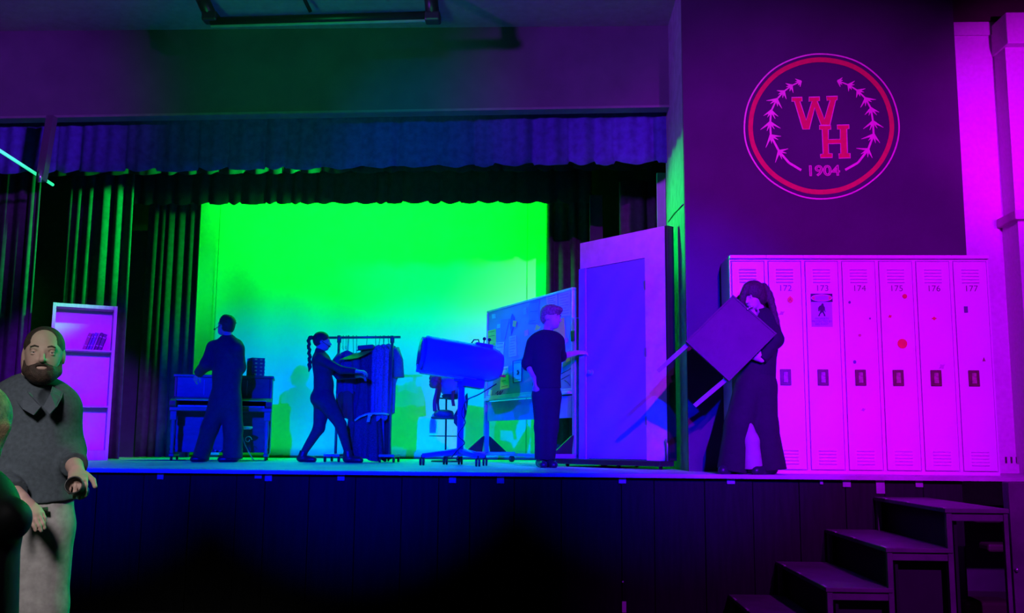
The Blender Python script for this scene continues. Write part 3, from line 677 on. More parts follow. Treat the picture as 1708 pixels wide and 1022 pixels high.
for x in (.04, pw_-.04):
    prof = [(0, .02), (.03, .028), (.06, .018), (.09, .03), (.12, .022), (.30, .034), (.40, .026), (.44, .034), (.46, .026), (.48, .036), (zk-.16, .036)]
    lg = MB(Mp).lathe([(t, r) for t, r in prof if t <= zk-.16], Mp.to_3x3() @ V((0, 0, 0)) if False else V((x, -.25, .08)), (0, 0, 1), 12).build('leg', mat('piano_leg', (.13, .12, .16), .4), pi_)
    MB(Mp).span((x-.04, -.29, zk-.17), (x+.04, -.21, zk-.055), bev=.006).build('leg_block', m_pia, pi_)
    MB(Mp).span((x-.03, -.28, .05), (x+.03, .3, .085), bev=.006).build('foot_rail', m_pia, pi_)
    for y in (-.25, .35):
        MB(Mp).lathe([(-.014, .012), (-.012, .027), (.012, .027), (.014, .012)], V((x, y, .027)), (1, 0, 0), 12).build('caster', m_blackm, pi_)
MB(Mp).tube([V((pw_*.30, -.02, .5)), V((pw_*.36, -.08, .28)), V((pw_*.40, -.06, .14))], .006, 6).build('pedal_rod', m_metal, pi_)
for k in (-.06, 0, .06): MB(Mp).span((pw_*.5+k-.012, -.05, .115), (pw_*.5+k+.012, .08, .13), bev=.004).build('pedal', m_metal, pi_)
# stack of thick bound books on the piano
zt = ZS+ph+.012; c0 = Mp @ V((pw_*.815, .2, 0))
for i, hh in enumerate((.05, .045, .05, .048, .05)):
    Mk = frame((c0.x, c0.y, zt), ang+.35+.03*math.sin(i*3)); zt += hh
    b = empty('bound_book', Mk @ V((0, 0, 0)), 'thick blue bound book, %s of the stack on the piano' % ('lowest', 'second from the bottom', 'third from the bottom', 'second from the top', 'topmost')[i], 'book', 'stacked books on the piano')
    MB(Mk).span((-.085, -.11, 0), (.085, .11, .006), bev=.002).build('cover', mat('bound_blue', (.06, .07, .4), .5), b)
    MB(Mk).span((-.085, -.11, hh-.007), (.085, .11, hh-.001), bev=.002).build('cover', mat('bound_blue', (.06, .07, .4), .5), b)
    MB(Mk).span((-.09, -.11, 0.0005), (-.083, .11, hh-.0015)).build('spine', mat('bound_blue', (.06, .07, .4), .5), b)
    MB(Mk).span((-.08, -.112, .004), (.078, -.105, hh-.006)).build('spine_label', mat('bound_blue2', (.05, .06, .45), .5), b)
    MB(Mk).span((-.083, -.104, .006), (.08, .105, hh-.007)).build('pages', mat('book_pages', (.6, .55, .5), .8), b)
    for k in (-.035, .035): MB(Mk).span((k-.018, -.1135, hh*.35), (k+.012, -.111, hh*.7)).build('label_patch', mat('label_white', (.75, .75, .75), .6), b)
# small stool in front of the piano
st_c = S(398, 12.05); sh = P(398, 711, 12.05).z-ZS
so = empty('piano_stool', st_c, 'small round piano stool with pale seat and curled iron legs', 'stool')
MB().lathe([(-.035, .13), (-.02, .15), (-.005, .15), (0, .14)], st_c+V((0, 0, sh)), (0, 0, 1), 24).build('seat', mat('pale_stool_seat', (.55, .58, .6), .5), so)
MB().tube([st_c+V((0, 0, sh-.03)), st_c+V((0, 0, .12))], .018, 10).build('screw_post', m_metal, so)
for k in range(4):
    q = k*math.pi/2+.4; d = V((math.cos(q), math.sin(q), 0)); pts = []
    for j in range(15):
        t = j/14; pts.append(st_c+d*(.02+.16*t**1.6)+V((0, 0, (sh-.06)*(1-t)+.012*t)))
    MB().tube(pts, .008, 6).build('leg', m_metal, so)
    cc = st_c+d*.10+V((0, 0, sh*.62)); MB().tube([cc+d*(.045*math.cos(a*.5)*(1-a*.05))+V((0, 0, .045*math.sin(a*.5)*(1-a*.05))) for a in range(14)], .006, 6).build('scroll', m_metal, so)

# ------------------------------------------------------------------ rolling garment rack
YR = 12.25
ra, rb = P(561, 562, YR), P(651, 561, YR)
zr = ra.z; gr = empty('garment_rack', S(606, YR), 'metal rolling garment rack hung with costumes', 'garment rack')
m_rack = mat('dark_rack_steel', (.16, .17, .18), .35, metal=.6, scale=20)
MB().tube([P(549, 563, YR), P(668, 562, YR)], .016, 10).build('top_rail', m_rack, gr)
for e, p in ((ra, 560), (rb, 650)):
    f = V((e.x, YR, ZS+.1)); f.x = S(p-.5, YR, ZS+.1).x
    MB().tube([V((f.x, YR, zr)), f], .018, 10).build('post', m_rack, gr)
    MB().tube([V((f.x, YR, zr-.07)), V((f.x, YR, zr+.02))], .026, 10).build('collar', m_rack, gr)
    MB().span((f.x-.10, YR-.22, ZS+.065), (f.x+.10, YR+.22, ZS+.10), bev=.008).build('base_bar', m_rack, gr)
    for sx in (-.085, .085):
        for sy in (-.19, .19): MB().lathe([(-.013, .015), (-.011, .032), (.011, .032), (.013, .015)], V((f.x+sx, YR+sy, ZS+.033)), (1, 0, 0), 12).build('caster', m_blackm, gr)
MB().tube([S(560, YR, ZS+.085), S(650, YR, ZS+.085)], .014, 8).build('bottom_rail', m_rack, gr)
def garment(px, py_top, py_bot, wtop, wbot, depth, colr, label, name='dress', seed=0, folds=7, dy=0.0, sleeves=False, cut=None, rough=.7, sheen=0, hem=0.02, dyb=0):
    r = random.Random(seed); c = P(px, py_top, YR); zt = c.z; zb = max(ZS+.03, P(px, py_bot, YR).z)
    root = empty(name, (c.x, YR+dy, zb), label, name.replace('_', ' ') if name in ('dress', 'jacket', 'skirt', 'shawl', 'gown') else 'costume', 'costumes on the garment rack')
    mm = mat('cloth_'+''.join('%02d' % int(k*99) for k in colr), colr, rough, scale=60, var=.5 if sheen else .2, bump=.4 if sheen else .15, bscale=120)
    n = 40; rows = []; ph = r.uniform(0, 6)
    for k in range(15):
        t = k/14; z = zt+(zb-zt)*t
        w_ = wtop*.35+(wtop*.65)*min(1, t/.06)**.5 if t < .06 else wtop+(wbot-wtop)*((t-.06)/.94)
        if cut and t > .06: w_ *= cut(t)
        row = []
        for j in range(n):
            q = 2*math.pi*j/n; f = 1+(.10+.16*t)*math.sin(folds*q+ph+.6*math.sin(3*t+seed))
            row.append((c.x+w_/2*math.cos(q)*f, YR+dy+dyb*t+depth*(.5+.5*t)*math.sin(q)*f, z+(hem*math.sin(4*q+ph) if k == 14 else 0)))
        rows.append(row)
    mb = MB(); mb.grid(rows, True, True)
    cl = mb.build('cloth', mm, root)
    if sleeves:
        for s in (-1, 1):
            a = V((c.x+s*wtop*.42, YR+dy, zt-.05)); L = abs(zt-zb)*.42
            MB().tube([a, a+V((s*.05, -.02, -L*.4)), a+V((s*.06, -.03, -L))], [.055, .06, .07], 10).build('sleeve', mm, root)
    hk = [V((c.x, YR+dy, zt-.01))]+[V((c.x, YR+dy*(1-j/5), zt+(zr+.012-zt)*j/5)) for j in range(1, 5)]+[V((c.x, YR+.018, zr+.012)), V((c.x, YR, zr+.024)), V((c.x, YR-.018, zr+.01))]
    h = MB().tube(hk, .004, 6).build('hanger_hook', m_rack, root)
    MB().tube([V((c.x-wtop*.45, YR+dy, zt-.03)), V((c.x, YR+dy, zt+.01)), V((c.x+wtop*.45, YR+dy, zt-.03))], .008, 6).build('hanger_bar', m_rack, root)
    return root
garment(580, 586, 655, .18, .22, .05, (.03, .04, .09), 'short blue patterned costume at the left of the garment rack', 'jacket', 1, dy=-.03, sleeves=True)
garment(588, 590, 672, .22, .20, .06, (.03, .06, .018), 'dark grey green jacket hanging behind the reaching hands', 'jacket', 2, dy=.06)
garment(579, 652, 700, .20, .26, .05, (.30, .06, .02), 'short reddish brown skirt low on the garment rack', 'skirt', 3, dy=-.05)
garment(592, 650, 760, .12, .16, .05, (.02, .02, .02), 'narrow black trousers hanging behind the reddish skirt', 'trousers', 12, dy=.10)
garment(612, 581, 768, .26, .42, .07, (.03, .03, .055), 'long deep blue sequined gown in the middle of the rack', 'gown', 4, folds=9, dy=-.04, sheen=1, cut=lambda t: 1.0 if t > .5 else .62+.76*abs(t-.25))
garment(626, 579, 762, .20, .26, .06, (.05, .05, .24), 'long plain bright blue dress with a patterned hem band', 'dress', 5, folds=8, dy=.03)
garment(634, 578, 690, .16, .13, .05, (.25, .14, .22), 'beaded violet sequin dress right of the middle of the rack', 'dress', 6, folds=6, dy=-.10, sheen=1, rough=.4)
garment(641, 576, 700, .14, .12, .04, (.30, .16, .26), 'slim violet shimmering dress near the right post of the rack', 'dress', 7, folds=5, dy=-.06, sheen=1, rough=.4)
garment(647, 574, 690, .20, .16, .06, (.22, .26, .20), 'pale blue grey shawl-sleeved top at the right end of the rack', 'shawl', 8, folds=5, dy=.05, sleeves=True)
garment(638, 610, 768, .16, .20, .05, (.02, .02, .03), 'long navy gown hanging lowest beside the right rack post', 'gown', 9, folds=7, dy=.12)
q = S(655, YR, 0)
sp = P(660, 610, YR+.06); tag(MB().prism([P(651, 577, YR+.06), P(660, 598, YR+.06), P(667, 622, YR+.06), P(660, 640, YR+.06), P(655, 655, YR+.06), P(648, 640, YR+.06), P(646, 600, YR+.06)], (0, .006, 0)).build('draped_scarf', thin_cloth(mat('pale_scarf', (.15, .3, .25), .7), .4)), 'pale pointed scarf end hanging past the right rack post', 'scarf')
# lime folder and dark clutch resting over the rack
tag(MB().prism([P(566, 599.5, YR-.18), P(584, 592, YR-.18), P(601, 587, YR-.18), P(622, 583, YR-.18), P(610, 591, YR-.18), P(596, 597, YR-.18), P(583, 599, YR-.18)], (0, .004, 0)).build('lime_scarf', thin_cloth(mat('lime_cloth', (.35, .85, .05), .8), .7)), 'bright lime green cloth laid over the hangers of the rack', 'cloth')
Ml = frame(P(611, 579.5, YR-.12), 0) @ Matrix.Rotation(math.radians(-5), 4, 'Y'); tag(MB(Ml).box((0, 0, 0), (.20, .12, .055), bev=.012).build('flat_case', mat('dark_case', (.03, .06, .07), .6)), 'dark flat case lying on the hangers above the lime cloth', 'case')
for px in (566, 572, 577): 
    c = P(px, 575, YR); h = empty('wire_hanger', c, 'empty thin wire hanger, %s on the left of the rack' % {566: 'first', 572: 'second', 577: 'third'}[px], 'hanger', 'empty wire hangers')
    MB().tube([c, c+V((0, .002, zr-c.z-.005)), V((c.x, YR+.018, zr+.012)), V((c.x, YR, zr+.024)), V((c.x, YR-.018, zr+.008))], .003, 5).build('hook', m_rack, h)
    MB().tube([c, c+V((-.03, .18, -.05)), c+V((.03, -.18, -.05)), c], .003, 5).build('wire', m_rack, h)
rope = [P(592, 701, YR-.14), P(600, 695, YR-.16), P(612, 690.5, YR-.17), P(625, 689, YR-.17), P(640, 689.5, YR-.15), P(648, 691, YR-.06)]
tag(MB().tube(rope, .012, 8).build('tie_band', mat('green_band', (.35, .85, .6), .7)), 'pale green band tied around the hanging gowns', 'band')
kn = P(617, 691, YR-.19); mb = MB(); mb.box(kn, (.05, .03, .045), bev=.012); mb.prism([kn+V((-.02, -.01, -.01)), kn+V((.01, -.01, -.01)), kn+V((.0, -.01, -.09)), kn+V((-.035, -.01, -.09))], (0, .012, 0)); tag(mb.build('bow', mat('green_band', (.35, .85, .6), .7)), 'pale green bow on the band around the gowns', 'bow')

# ------------------------------------------------------------------ big spotlight on rolling stand
YT = 10.7
m_lamp = mat('pale_blue_lamp_enamel', (.10, .12, .42), .5, scale=4, var=.05)
m_lampd = mat('dark_lamp_blue', (.05, .05, .16), .5)
sl = empty('stage_spotlight', S(768, YT), 'large blue cylindrical stage spotlight on a five-wheeled stand', 'spotlight')
A, B = P(707, 590, YT), P(836, 611, YT+.25)
ax = (B-A).normalized(); Ln = (B-A).length; R_ = .205
MB().lathe([(0, R_*.86), (0, R_), (.02, R_*1.02), (.05, R_), (Ln*.72, R_*.99), (Ln*.86, R_*.95), (Ln*.95, R_*.80), (Ln, R_*.62)], A, ax, 32).build('housing', m_lamp, sl)
MB().lathe([(-.05, R_*.80), (-.045, R_*.9), (.0, R_*.92)], A, ax, 32).build('lens_ring', m_lampd, sl)
MB().lathe([(-.052, .02), (-.056, R_*.4), (-.05, R_*.78)], A, ax, 32).build('lens', mat('lamp_glass', (.04, .05, .07), .1), sl)
zz = V((0, 0, 1)); sidev = ax.cross(zz).normalized(); upv = sidev.cross(ax).normalized()
Rm = Matrix((ax, -sidev, upv)).transposed()
MB().box(A+ax*(Ln*.66)-upv*(R_+.035), (.24, .2, .09), R=Rm, bev=.01).build('ballast_box', m_lampd, sl)
MB().box(A+ax*.30-upv*(R_-.005), (.62, .16, .03), R=Rm, bev=.006).build('under_rail', mat('lamp_rail', (.3, .45, .6), .5), sl)
MB().box(A+ax*(Ln*.74)+upv*(R_-.01), (.2, .12, .05), R=Rm, bev=.01).build('top_vent', m_lampd, sl)
for t in (.735, .80):
    e = A+ax*(Ln*t)+upv*(R_+.01); k = MB().tube([e, e+upv*.05], .006, 6); k.ball(e+upv*.06, .02, 10); k.build('knob', m_blackm, sl)
e = A+ax*(Ln*.58)+upv*R_; MB().tube([e, e+upv*.04+ax*.02, e+upv*.05+ax*.07, e+ax*.09], .008, 6).build('handle', m_blackm, sl)
e = A+ax*(Ln*.95)-upv*(R_*.55)-sidev*.0; MB().tube([e+V((0, -.06, 0)), e+V((.11, -.07, -.01))], .012, 8).build('red_lever', mat('red_plastic', (.7, .05, .02), .5), sl)
for t in (.12, .3): e = A+V((0, -.02, 0))+ax*(-.03+.0*t)-upv*(R_*(.6+t)); MB().box(e, (.05, .04, .05), R=Rm, bev=.01).build('front_latch', mat('lamp_rail', (.3, .45, .6), .5), sl)
pt = P(770, 634, YT+.12); hb = V((pt.x, pt.y, 0)); hub = S(767, YT+.12, P(768, 757, YT+.12).z); 
MB().tube([pt, V((hub.x, hub.y, hub.z-.02))], .036, 16).build('post', m_lamp, sl)
MB().tube([pt+V((0, 0, -.02)), pt+V((0, 0, -.08))], .048, 16).build('collar', m_lampd, sl)
MB().box(pt+V((0, 0, .01)), (.16, .1, .05), bev=.01).build('yoke_mount', m_lampd, sl)
MB().tube([pt+V((.03, 0, -.05)), pt+V((.09, -.02, -.05))], .012, 8).build('clamp_knob', m_blackm, sl)
for px, py, dy in ((704, 763, -.1), (743, 757, .42), (797, 768, -.42), (809, 761, .0), (768, 762, .5)):
    e = P(px, py, YT+.12+dy); e.z = ZS+.105
    MB().tube([V((hub.x, hub.y, ZS+.155)), e], [.04, .024], 8).build('base_leg', m_lamp, sl)
    MB().tube([e+V((0, 0, .01)), e+V((0, 0, -.03))], .012, 8).build('caster_stem', m_blackm, sl)
    for s in (-.016, .016): MB().lathe([(-.011, .02), (-.009, .045), (.009, .045), (.011, .02)], V((e.x+s, e.y, ZS+.046)), (1, 0, 0), 14).build('caster', m_blackm, sl)
cb = [P(828, 640, YT+.1), P(800, 657, YT+.06), P(778, 668, YT+.05), P(770, 690, YT+.05), P(776, 705, YT+.05), P(764, 725, YT+.05), P(775, 738, YT+.05), P(765, 748, YT+.04), P(752, 764, YT+.0)]
def smooth(pts, k=4):
    out = []
    for i in range(len(pts)-1):
        p0, p1, p2, p3 = pts[max(0, i-1)], pts[i], pts[i+1], pts[min(len(pts)-1, i+2)]
        for j in range(k):
            t = j/k; out.append(.5*((2*p1)+(p2-p0)*t+(2*p0-5*p1+4*p2-p3)*t*t+(3*p1-p0-3*p2+p3)*t**3))
    return out+[pts[-1]]
MB().tube(smooth(cb), .007, 6).build('power_cord', m_blackm, sl)

# ------------------------------------------------------------------ stand with hats behind the spotlight
YH = 12.9
hs = empty('hat_stand', S(744, YH), 'thin wire hat stand behind the big spotlight', 'hat stand')
MB().tube([S(743, YH, ZS+.02), P(745, 622, YH)], .012, 8).build('pole', m_blackm, hs)
for py, rr in ((664, .13), (646, .11), (727, .22)):
    c = P(744, py, YH); MB().tube([c+V((rr*math.cos(a*math.pi/12), rr*math.sin(a*math.pi/12), 0)) for a in range(24)], .005, 5, closed=True).build('wire_ring', m_blackm, hs)
    MB().tube([c+V((-rr, 0, 0)), c+V((rr, 0, 0))], .005, 5).build('wire_spoke', m_blackm, hs)
MB().lathe([(0, .2), (.02, .19), (.03, .03)], S(744, YH), (0, 0, 1), 24).build('base', m_blackm, hs)
hc = P(740, 693, YH-.16)
ht = empty('dark_hat', hc+V((0, 0, -.04)), 'dark drum-shaped hat with flat brim hanging low on the hat stand', 'hat')
m_hat = mat('dark_felt', (.05, .08, .09), .8)
MB().lathe([(-.045, .15), (-.04, .165), (-.015, .165), (-.01, .13)], hc, (0, 0, 1), 24).build('brim', m_hat, ht)
MB().lathe([(-.012, .132), (.03, .13), (.06, .115), (.075, .06), (.078, .005)], hc, (0, 0, 1), 24).build('crown', mat('grey_felt', (.12, .14, .15), .8), ht)
bc_ = P(752, 641, YH-.12); bg = empty('purple_bag', bc_+V((0, 0, -.15)), 'rounded violet bag hanging behind the spotlight stand', 'bag')
MB().lathe([(-.17, .02), (-.16, .07), (-.1, .13), (0, .16), (.08, .15), (.11, .1)], bc_, (0, 0, 1), 24).build('pouch', mat('violet_bag', (.22, .2, .6), .7), bg)
MB().lathe([(-.20, .02), (-.19, .09), (-.15, .12), (-.13, .1)], bc_, (0, 0, 1), 24).build('bottom_cap', mat('dark_felt', (.05, .08, .09), .8), bg)
pc = P(726, 634, YH-.25); pr = empty('red_pompom', pc+V((0, 0, -.35)), 'pinkish red pompom with two long ribbons left of the spotlight post', 'pompom')
m_ribbon = mat('red_ribbon', (.85, .06, .12), .6)
mb = MB()
for k in range(14):
    r = random.Random(k); mb.ball(pc+V((r.uniform(-.06, .06), r.uniform(-.05, .05), r.uniform(-.07, .07))), r.uniform(.035, .06), 8)
mb.build('puff', m_ribbon, pr)
def ribbon(pa, pb, Y, w, par):
    a, b = P(*pa, Y), P(*pb, Y); rows = []
    for k in range(9):
        t = k/8; c = a.lerp(b, t)+V((.01*math.sin(t*7), .02*math.sin(t*5), 0)); rows.append([c+V((-w/2, 0, 0)), c+V((w/2, .01, 0))])
    return MB().grid(rows).build('ribbon', m_ribbon, par, solid=.004)
ribbon((729, 636), (725, 686), YH-.26, .05, pr); ribbon((733, 640), (731, 684), YH-.24, .03, pr); ribbon((757, 628), (756, 677), YH-.26, .04, pr)
ts = empty('pale_tassel', P(721, 722, YH-.22), 'thin pale green tassel hanging left of the dark hat', 'tassel')
for k in range(9): MB().tube([P(722, 690, YH-.22), P(717+k*1.3, 706+3*math.sin(k*2), YH-.22), P(717+k*1.1, 722, YH-.22)], .006, 5).build('strand', mat('tassel_green', (.3, .6, .5), .8), ts)
bt = empty('striped_bag', P(768, 712, YH-.3), 'dark striped curved bag hanging right of the spotlight post', 'bag')
sv = [P(*p, YH-.3) for p in ((779, 655), (780, 668), (777, 690), (772, 706), (763, 712), (757, 705), (757, 692), (764, 680), (772, 666))]
MB().prism(sv, (0, .08, 0)).build('body', mat('black_cloth', (.03, .03, .035), .7), bt)
for k in range(3):
    a, b = P(775-6*k, 660+16*k, YH-.305), P(778-5*k, 684+10*k, YH-.305); MB().tube([a, b], .008, 6).build('stripe', mat('pale_stripe', (.5, .5, .55), .6), bt)
# ------------------------------------------------------------------ rolling pin board with papers
YBL, YBR = 13.1, 11.05
m_board = mat('pale_board', (.22, .24, .48), .45, scale=4, var=.04)
m_bfr = mat('board_frame_alu', (.45, .5, .6), .4, metal=.3)
m_bpost = mat('board_post_grey', (.30, .24, .34), .5)
bL = S(812, YBL); bR = S(958, YBR)
ang = math.atan2(bR.y-bL.y, bR.x-bL.x); blen = math.hypot(bR.x-bL.x, bR.y-bL.y); Mq = frame(bL, ang)
zt_ = (P(809, 517, YBL).z+P(956, 481, YBR).z)/2-ZS; zb_ = (P(809, 658, YBL).z+P(958, 659, YBR).z)/2-ZS
def onboard(px, py, lift=.0):           # local (u, z) on the board face for a photo position
    d = ray(px, py); n = Mq.to_3x3() @ V((0, -1, 0)); o = Mq @ V((0, -.02-lift, 0))
    t = (o-CAM).dot(n)/d.dot(n); return CAM+d*t
pb = empty('pin_board', Mq @ V((blen/2, 0, 0)), 'wheeled board covered with papers and notes behind the young man', 'board')
MB(Mq).span((.02, -.02, zb_+.02), (blen-.02, .02, zt_-.02)).build('panel', m_board, pb)
for a, b in (((0, -.03, zt_-.03), (blen, .03, zt_)), ((0, -.03, zb_), (blen, .03, zb_+.03)), ((0, -.03, zb_+.03), (.03, .03, zt_-.03)), ((blen-.03, -.03, zb_+.03), (blen, .03, zt_-.03))):
    MB(Mq).span(a, b, bev=.005).build('frame_bar', m_bfr, pb)
MB(Mq).span((.03, -.07, zb_-.035), (blen-.03, .03, zb_-.002), bev=.006).build('tray', mat('board_tray', (.5, .6, .62), .4), pb)
MB(Mq).span((.03, -.012, zb_-.30), (blen-.03, .012, zb_-.05), bev=.004).build('lower_panel', mat('board_lower', (.25, .27, .36), .5), pb)
for x in (-.03, blen+.03):
    MB(Mq).span((x-.03, -.03, .1), (x+.03, .03, zt_-.35 if x > 0 else zt_-.5), bev=.005).build('post', m_bpost, pb)
    MB(Mq).span((x-.03, -.42, .085), (x+.03, .42, .135), bev=.008).build('foot_bar', m_bpost, pb)
    MB(Mq).prism([V((x-.012, -.30, .13)), V((x-.012, -.06, .13)), V((x-.012, -.03, .34)), V((x-.012, -.06, .33))], (.024, 0, 0)).build('gusset', m_blackm, pb)
    MB(Mq).prism([V((x-.012, .30, .13)), V((x-.012, .06, .13)), V((x-.012, .03, .34)), V((x-.012, .06, .33))], (.024, 0, 0)).build('gusset', m_blackm, pb)
    for y in (-.38, .38): MB(Mq).lathe([(-.016, .02), (-.013, .042), (.013, .042), (.016, .02)], V((x, y, .043)), (1, 0, 0), 14).build('caster', m_blackm, pb)
MB(Mq).span((0, -.015, .09), (blen, .015, .125), bev=.005).build('floor_rail', m_bpost, pb)
MB(Mq).span((blen-.005, -.045, zt_-.62), (blen+.075, -.03, zt_-.5), bev=.006).build('clamp', m_blackm, pb)
def paper(px, w, label, colr, name='pinned_paper', lines=0, lift=.004, ink=(.15, .15, .25), cat='paper'):
    pts = [onboard(*p, lift) for p in px]; n = Mq.to_3x3() @ V((0, 1, 0))
    r = empty(name, sum(pts, V())/len(pts), label, cat, 'papers on the board')
    MB().prism(pts, n*.002).build('sheet', mat('paper_'+''.join('%02d' % int(k*99) for k in colr), colr, .8, var=.04), r)
    if lines:
        tl_, tr_, br_, bl_ = pts[0], pts[1], pts[2], pts[3]
        for k in range(lines):
            t = .12+.78*k/max(1, lines-1); a = tl_.lerp(bl_, t).lerp(tr_.lerp(br_, t), .14); b = tl_.lerp(bl_, t).lerp(tr_.lerp(br_, t), .86-.2*(k % 3 == 2))
            up_v = (tl_-bl_).normalized()*.006
            MB().prism([a-n*.001, b-n*.001, b+up_v-n*.001, a+up_v-n*.001], -n*.0006).build('text_line', mat('ink_'+''.join('%02d' % int(k2*99) for k2 in ink), ink, .8), r)
    return r
zz = lambda *ps: [(800+a/4.865, 470+b/4.865) for a, b in ps]
paper(zz((400, 148), (484, 140), (480, 332), (397, 340)), 0, 'large blue poster with a faint dark figure near the top of the board', (.14, .30, .55), 'pinned_poster', 3, ink=(.05, .15, .25), cat='poster')
paper(zz((540, 120), (628, 95), (630, 190), (545, 200)), 0, 'pale violet sheet at the top of the board above the young man', (.60, .55, .70), lines=5)
paper(zz((638, 95), (735, 68), (738, 272), (642, 282)), 0, 'large violet sheet in the top right corner of the board', (.50, .46, .70), lines=8, ink=(.25, .2, .4))
paper(zz((640, 300), (685, 288), (694, 468), (608, 490), (600, 380)), 0, 'large orange sheet on the board beside the young man\'s face', (.95, .42, .12), lines=0)
paper(zz((62, 398), (132, 382), (134, 515), (64, 530)), 0, 'bright green sheet at the left edge of the board', (.55, .95, .10), lines=4, ink=(.1, .35, .05))
paper(zz((168, 305), (240, 300), (205, 468), (170, 470)), 0, 'blue violet torn sheet left of the middle of the board', (.22, .22, .60), lines=0)
paper(zz((262, 256), (280, 290), (255, 440), (245, 330)), 0, 'dark blue narrow pennant on the board beside the yellow green note', (.10, .10, .45), lines=0, lift=.007)
paper(zz((272, 312), (302, 318), (292, 368), (266, 360)), 0, 'yellow green sticky note in the upper left of the board', (.60, .80, .15), 'sticky_note', lift=.009, cat='note')
paper(zz((460, 345), (495, 365), (480, 385), (446, 395)), 0, 'lime sticky note just above the young man\'s shoulder', (.60, .85, .12), 'sticky_note', cat='note')
paper(zz((362, 398), (392, 386), (394, 432), (364, 446)), 0, 'small pink sticky note in the middle of the board', (.80, .25, .45), 'sticky_note', cat='note')
paper(zz((356, 215), (380, 208), (382, 258), (358, 264)), 0, 'small teal sticky note in the upper middle of the board', (.20, .45, .60), 'sticky_note', cat='note')
paper(zz((98, 262), (128, 258), (130, 296), (100, 300)), 0, 'small cyan sticky note in the upper left corner of the board', (.25, .60, .65), 'sticky_note', cat='note')
paper(zz((143, 345), (168, 340), (165, 372), (140, 376)), 0, 'tiny cyan sticky note above the bright green sheet', (.25, .65, .65), 'sticky_note', cat='note')
paper(zz((130, 492), (200, 486), (192, 600), (132, 606)), 0, 'pale blue sheet half hidden by the rear of the spotlight', (.55, .62, .85), lines=4)
paper(zz((238, 442), (296, 432), (300, 600), (236, 612)), 0, 'blue typed sheet in the middle left of the board', (.42, .5, .8), lines=7, ink=(.15, .2, .45))
pp_ = paper(zz((270, 642), (342, 632), (340, 806), (272, 818)), 0, 'white notice with dark border and black emblem low on the board', (.75, .75, .85), 'pinned_notice', 2, ink=(.1, .1, .3), cat='notice')
nv = Mq.to_3x3() @ V((0, 1, 0))
MB().tube([onboard(*p, .008) for p in zz((270, 642), (342, 632), (340, 806), (272, 818))], .005, 5, closed=True).build('border', mat('ink_dark', (.04, .03, .1), .7), pp_)
MB().prism([onboard(*p, .008) for p in zz((300, 718), (315, 712), (322, 735), (316, 755), (300, 752), (308, 735))], -nv*.001).build('emblem', mat('ink_dark', (.04, .03, .1), .7), pp_)
paper(zz((175, 692), (232, 682), (240, 858), (165, 875)), 0, 'yellow sheet with dark lines low on the board behind the red lever', (.85, .80, .25), lines=4, ink=(.25, .25, .05))
paper(zz((78, 872), (100, 878), (94, 924), (68, 916)), 0, 'small pale yellow sticky note at the lower left of the board', (.75, .75, .4), 'sticky_note', cat='note')
paper(zz((645, 668), (765, 615), (765, 650), (648, 700)), 0, 'slanted green strip of paper right of the young man on the board', (.10, .55, .30), lines=0)
paper(zz((702, 615), (730, 605), (732, 640), (700, 655)), 0, 'lime sticky note on the slanted green strip', (.45, .9, .15), 'sticky_note', lift=.008, cat='note')
paper(zz((672, 470), (705, 450), (715, 480), (690, 508)), 0, 'magenta sticky note at the corner of the orange sheet', (.85, .12, .55), 'sticky_note', lift=.008, cat='note')
sc = empty('marker_scribble', onboard(945, 635), 'dark handwritten marker scribbles at the lower right of the board', 'scribble')
for k, row in enumerate((((660, 745), (690, 730), (720, 715), (740, 700)), ((665, 790), (700, 770), (730, 752)), ((690, 800), (715, 815), (735, 840)), ((130, 905), (150, 885), (140, 925), (170, 885), (160, 925), (190, 880)))):
    MB().tube([onboard(*p, .003) for p in zz(*row)], .004, 5).build('stroke', mat('ink_dark', (.04, .03, .1), .7), sc)

# ------------------------------------------------------------------ door flat on its wagon
YDL, YDR = 10.85, 9.95
m_fl = mat('pale_flat_plaster', (.60, .42, .62), .8, scale=10, var=.10, bump=.3, bscale=60)
m_door = mat('blue_violet_door', (.20, .14, .62), .5, scale=3, var=.05)
a, b = S(968, YDL), S(1114, YDR)
ang = math.atan2(b.y-a.y, b.x-a.x); fl = math.hypot(b.x-a.x, b.y-a.y); Md = frame(a, ang)
zb0 = .085; zt0 = (P(966, 409, YDL).z+P(1113, 373, YDR).z)/2-ZS
df = empty('door_flat', Md @ V((fl/2, .1, 0)), 'pale scenery wall with a blue violet door on a low rolling base', 'scenery flat')
MB(Md).span((-.25, -.14, .03), (fl+.02, .075, zb0), bev=.006).build('wagon', m_blackm, df)
MB(Md).span((-.25, .08, .03), (fl*.38, .60, zb0), bev=.006).build('rear_platform', m_blackm, df)
MB(Md).tube([V((.1, .56, zb0)), V((.05, .08, zt0*.7))], .02, 8).build('brace', m_dark, df)
for x, y in ((-.15, -.05), (fl*.5, -.05), (fl-.05, -.05), (-.15, .5), (fl*.3, .5)):
    MB(Md).lathe([(-.012, .01), (-.01, .02), (.01, .02), (.012, .01)], V((x, y, .02)), (1, 0, 0), 10).build('caster', m_blackm, df)
d0, d1 = .07*fl, .775*fl; dz = (P(976, 447, YDL).z+P(1081, 432, YDR+.2).z)/2-ZS
for p0, p1 in (((0, 0, zb0), (d0, .05, zt0)), ((d1, 0, zb0), (fl, .05, zt0)), ((d0, 0, dz), (d1, .05, zt0))):
    MB(Md).span(p0, p1).build('wall_panel', m_fl, df)
MB(Md).span((fl-.0, -.005, zb0), (fl+.035, .10, zt0), bev=.004).build('edge_stile', m_blackm, df)
MB(Md).span((0, .05, zt0-.09), (fl, .09, zt0), bev=.004).build('back_batten', m_dark, df)
MB(Md).span((.0, .05, zb0), (.07, .09, zt0-.09), bev=.004).build('back_batten', m_dark, df)
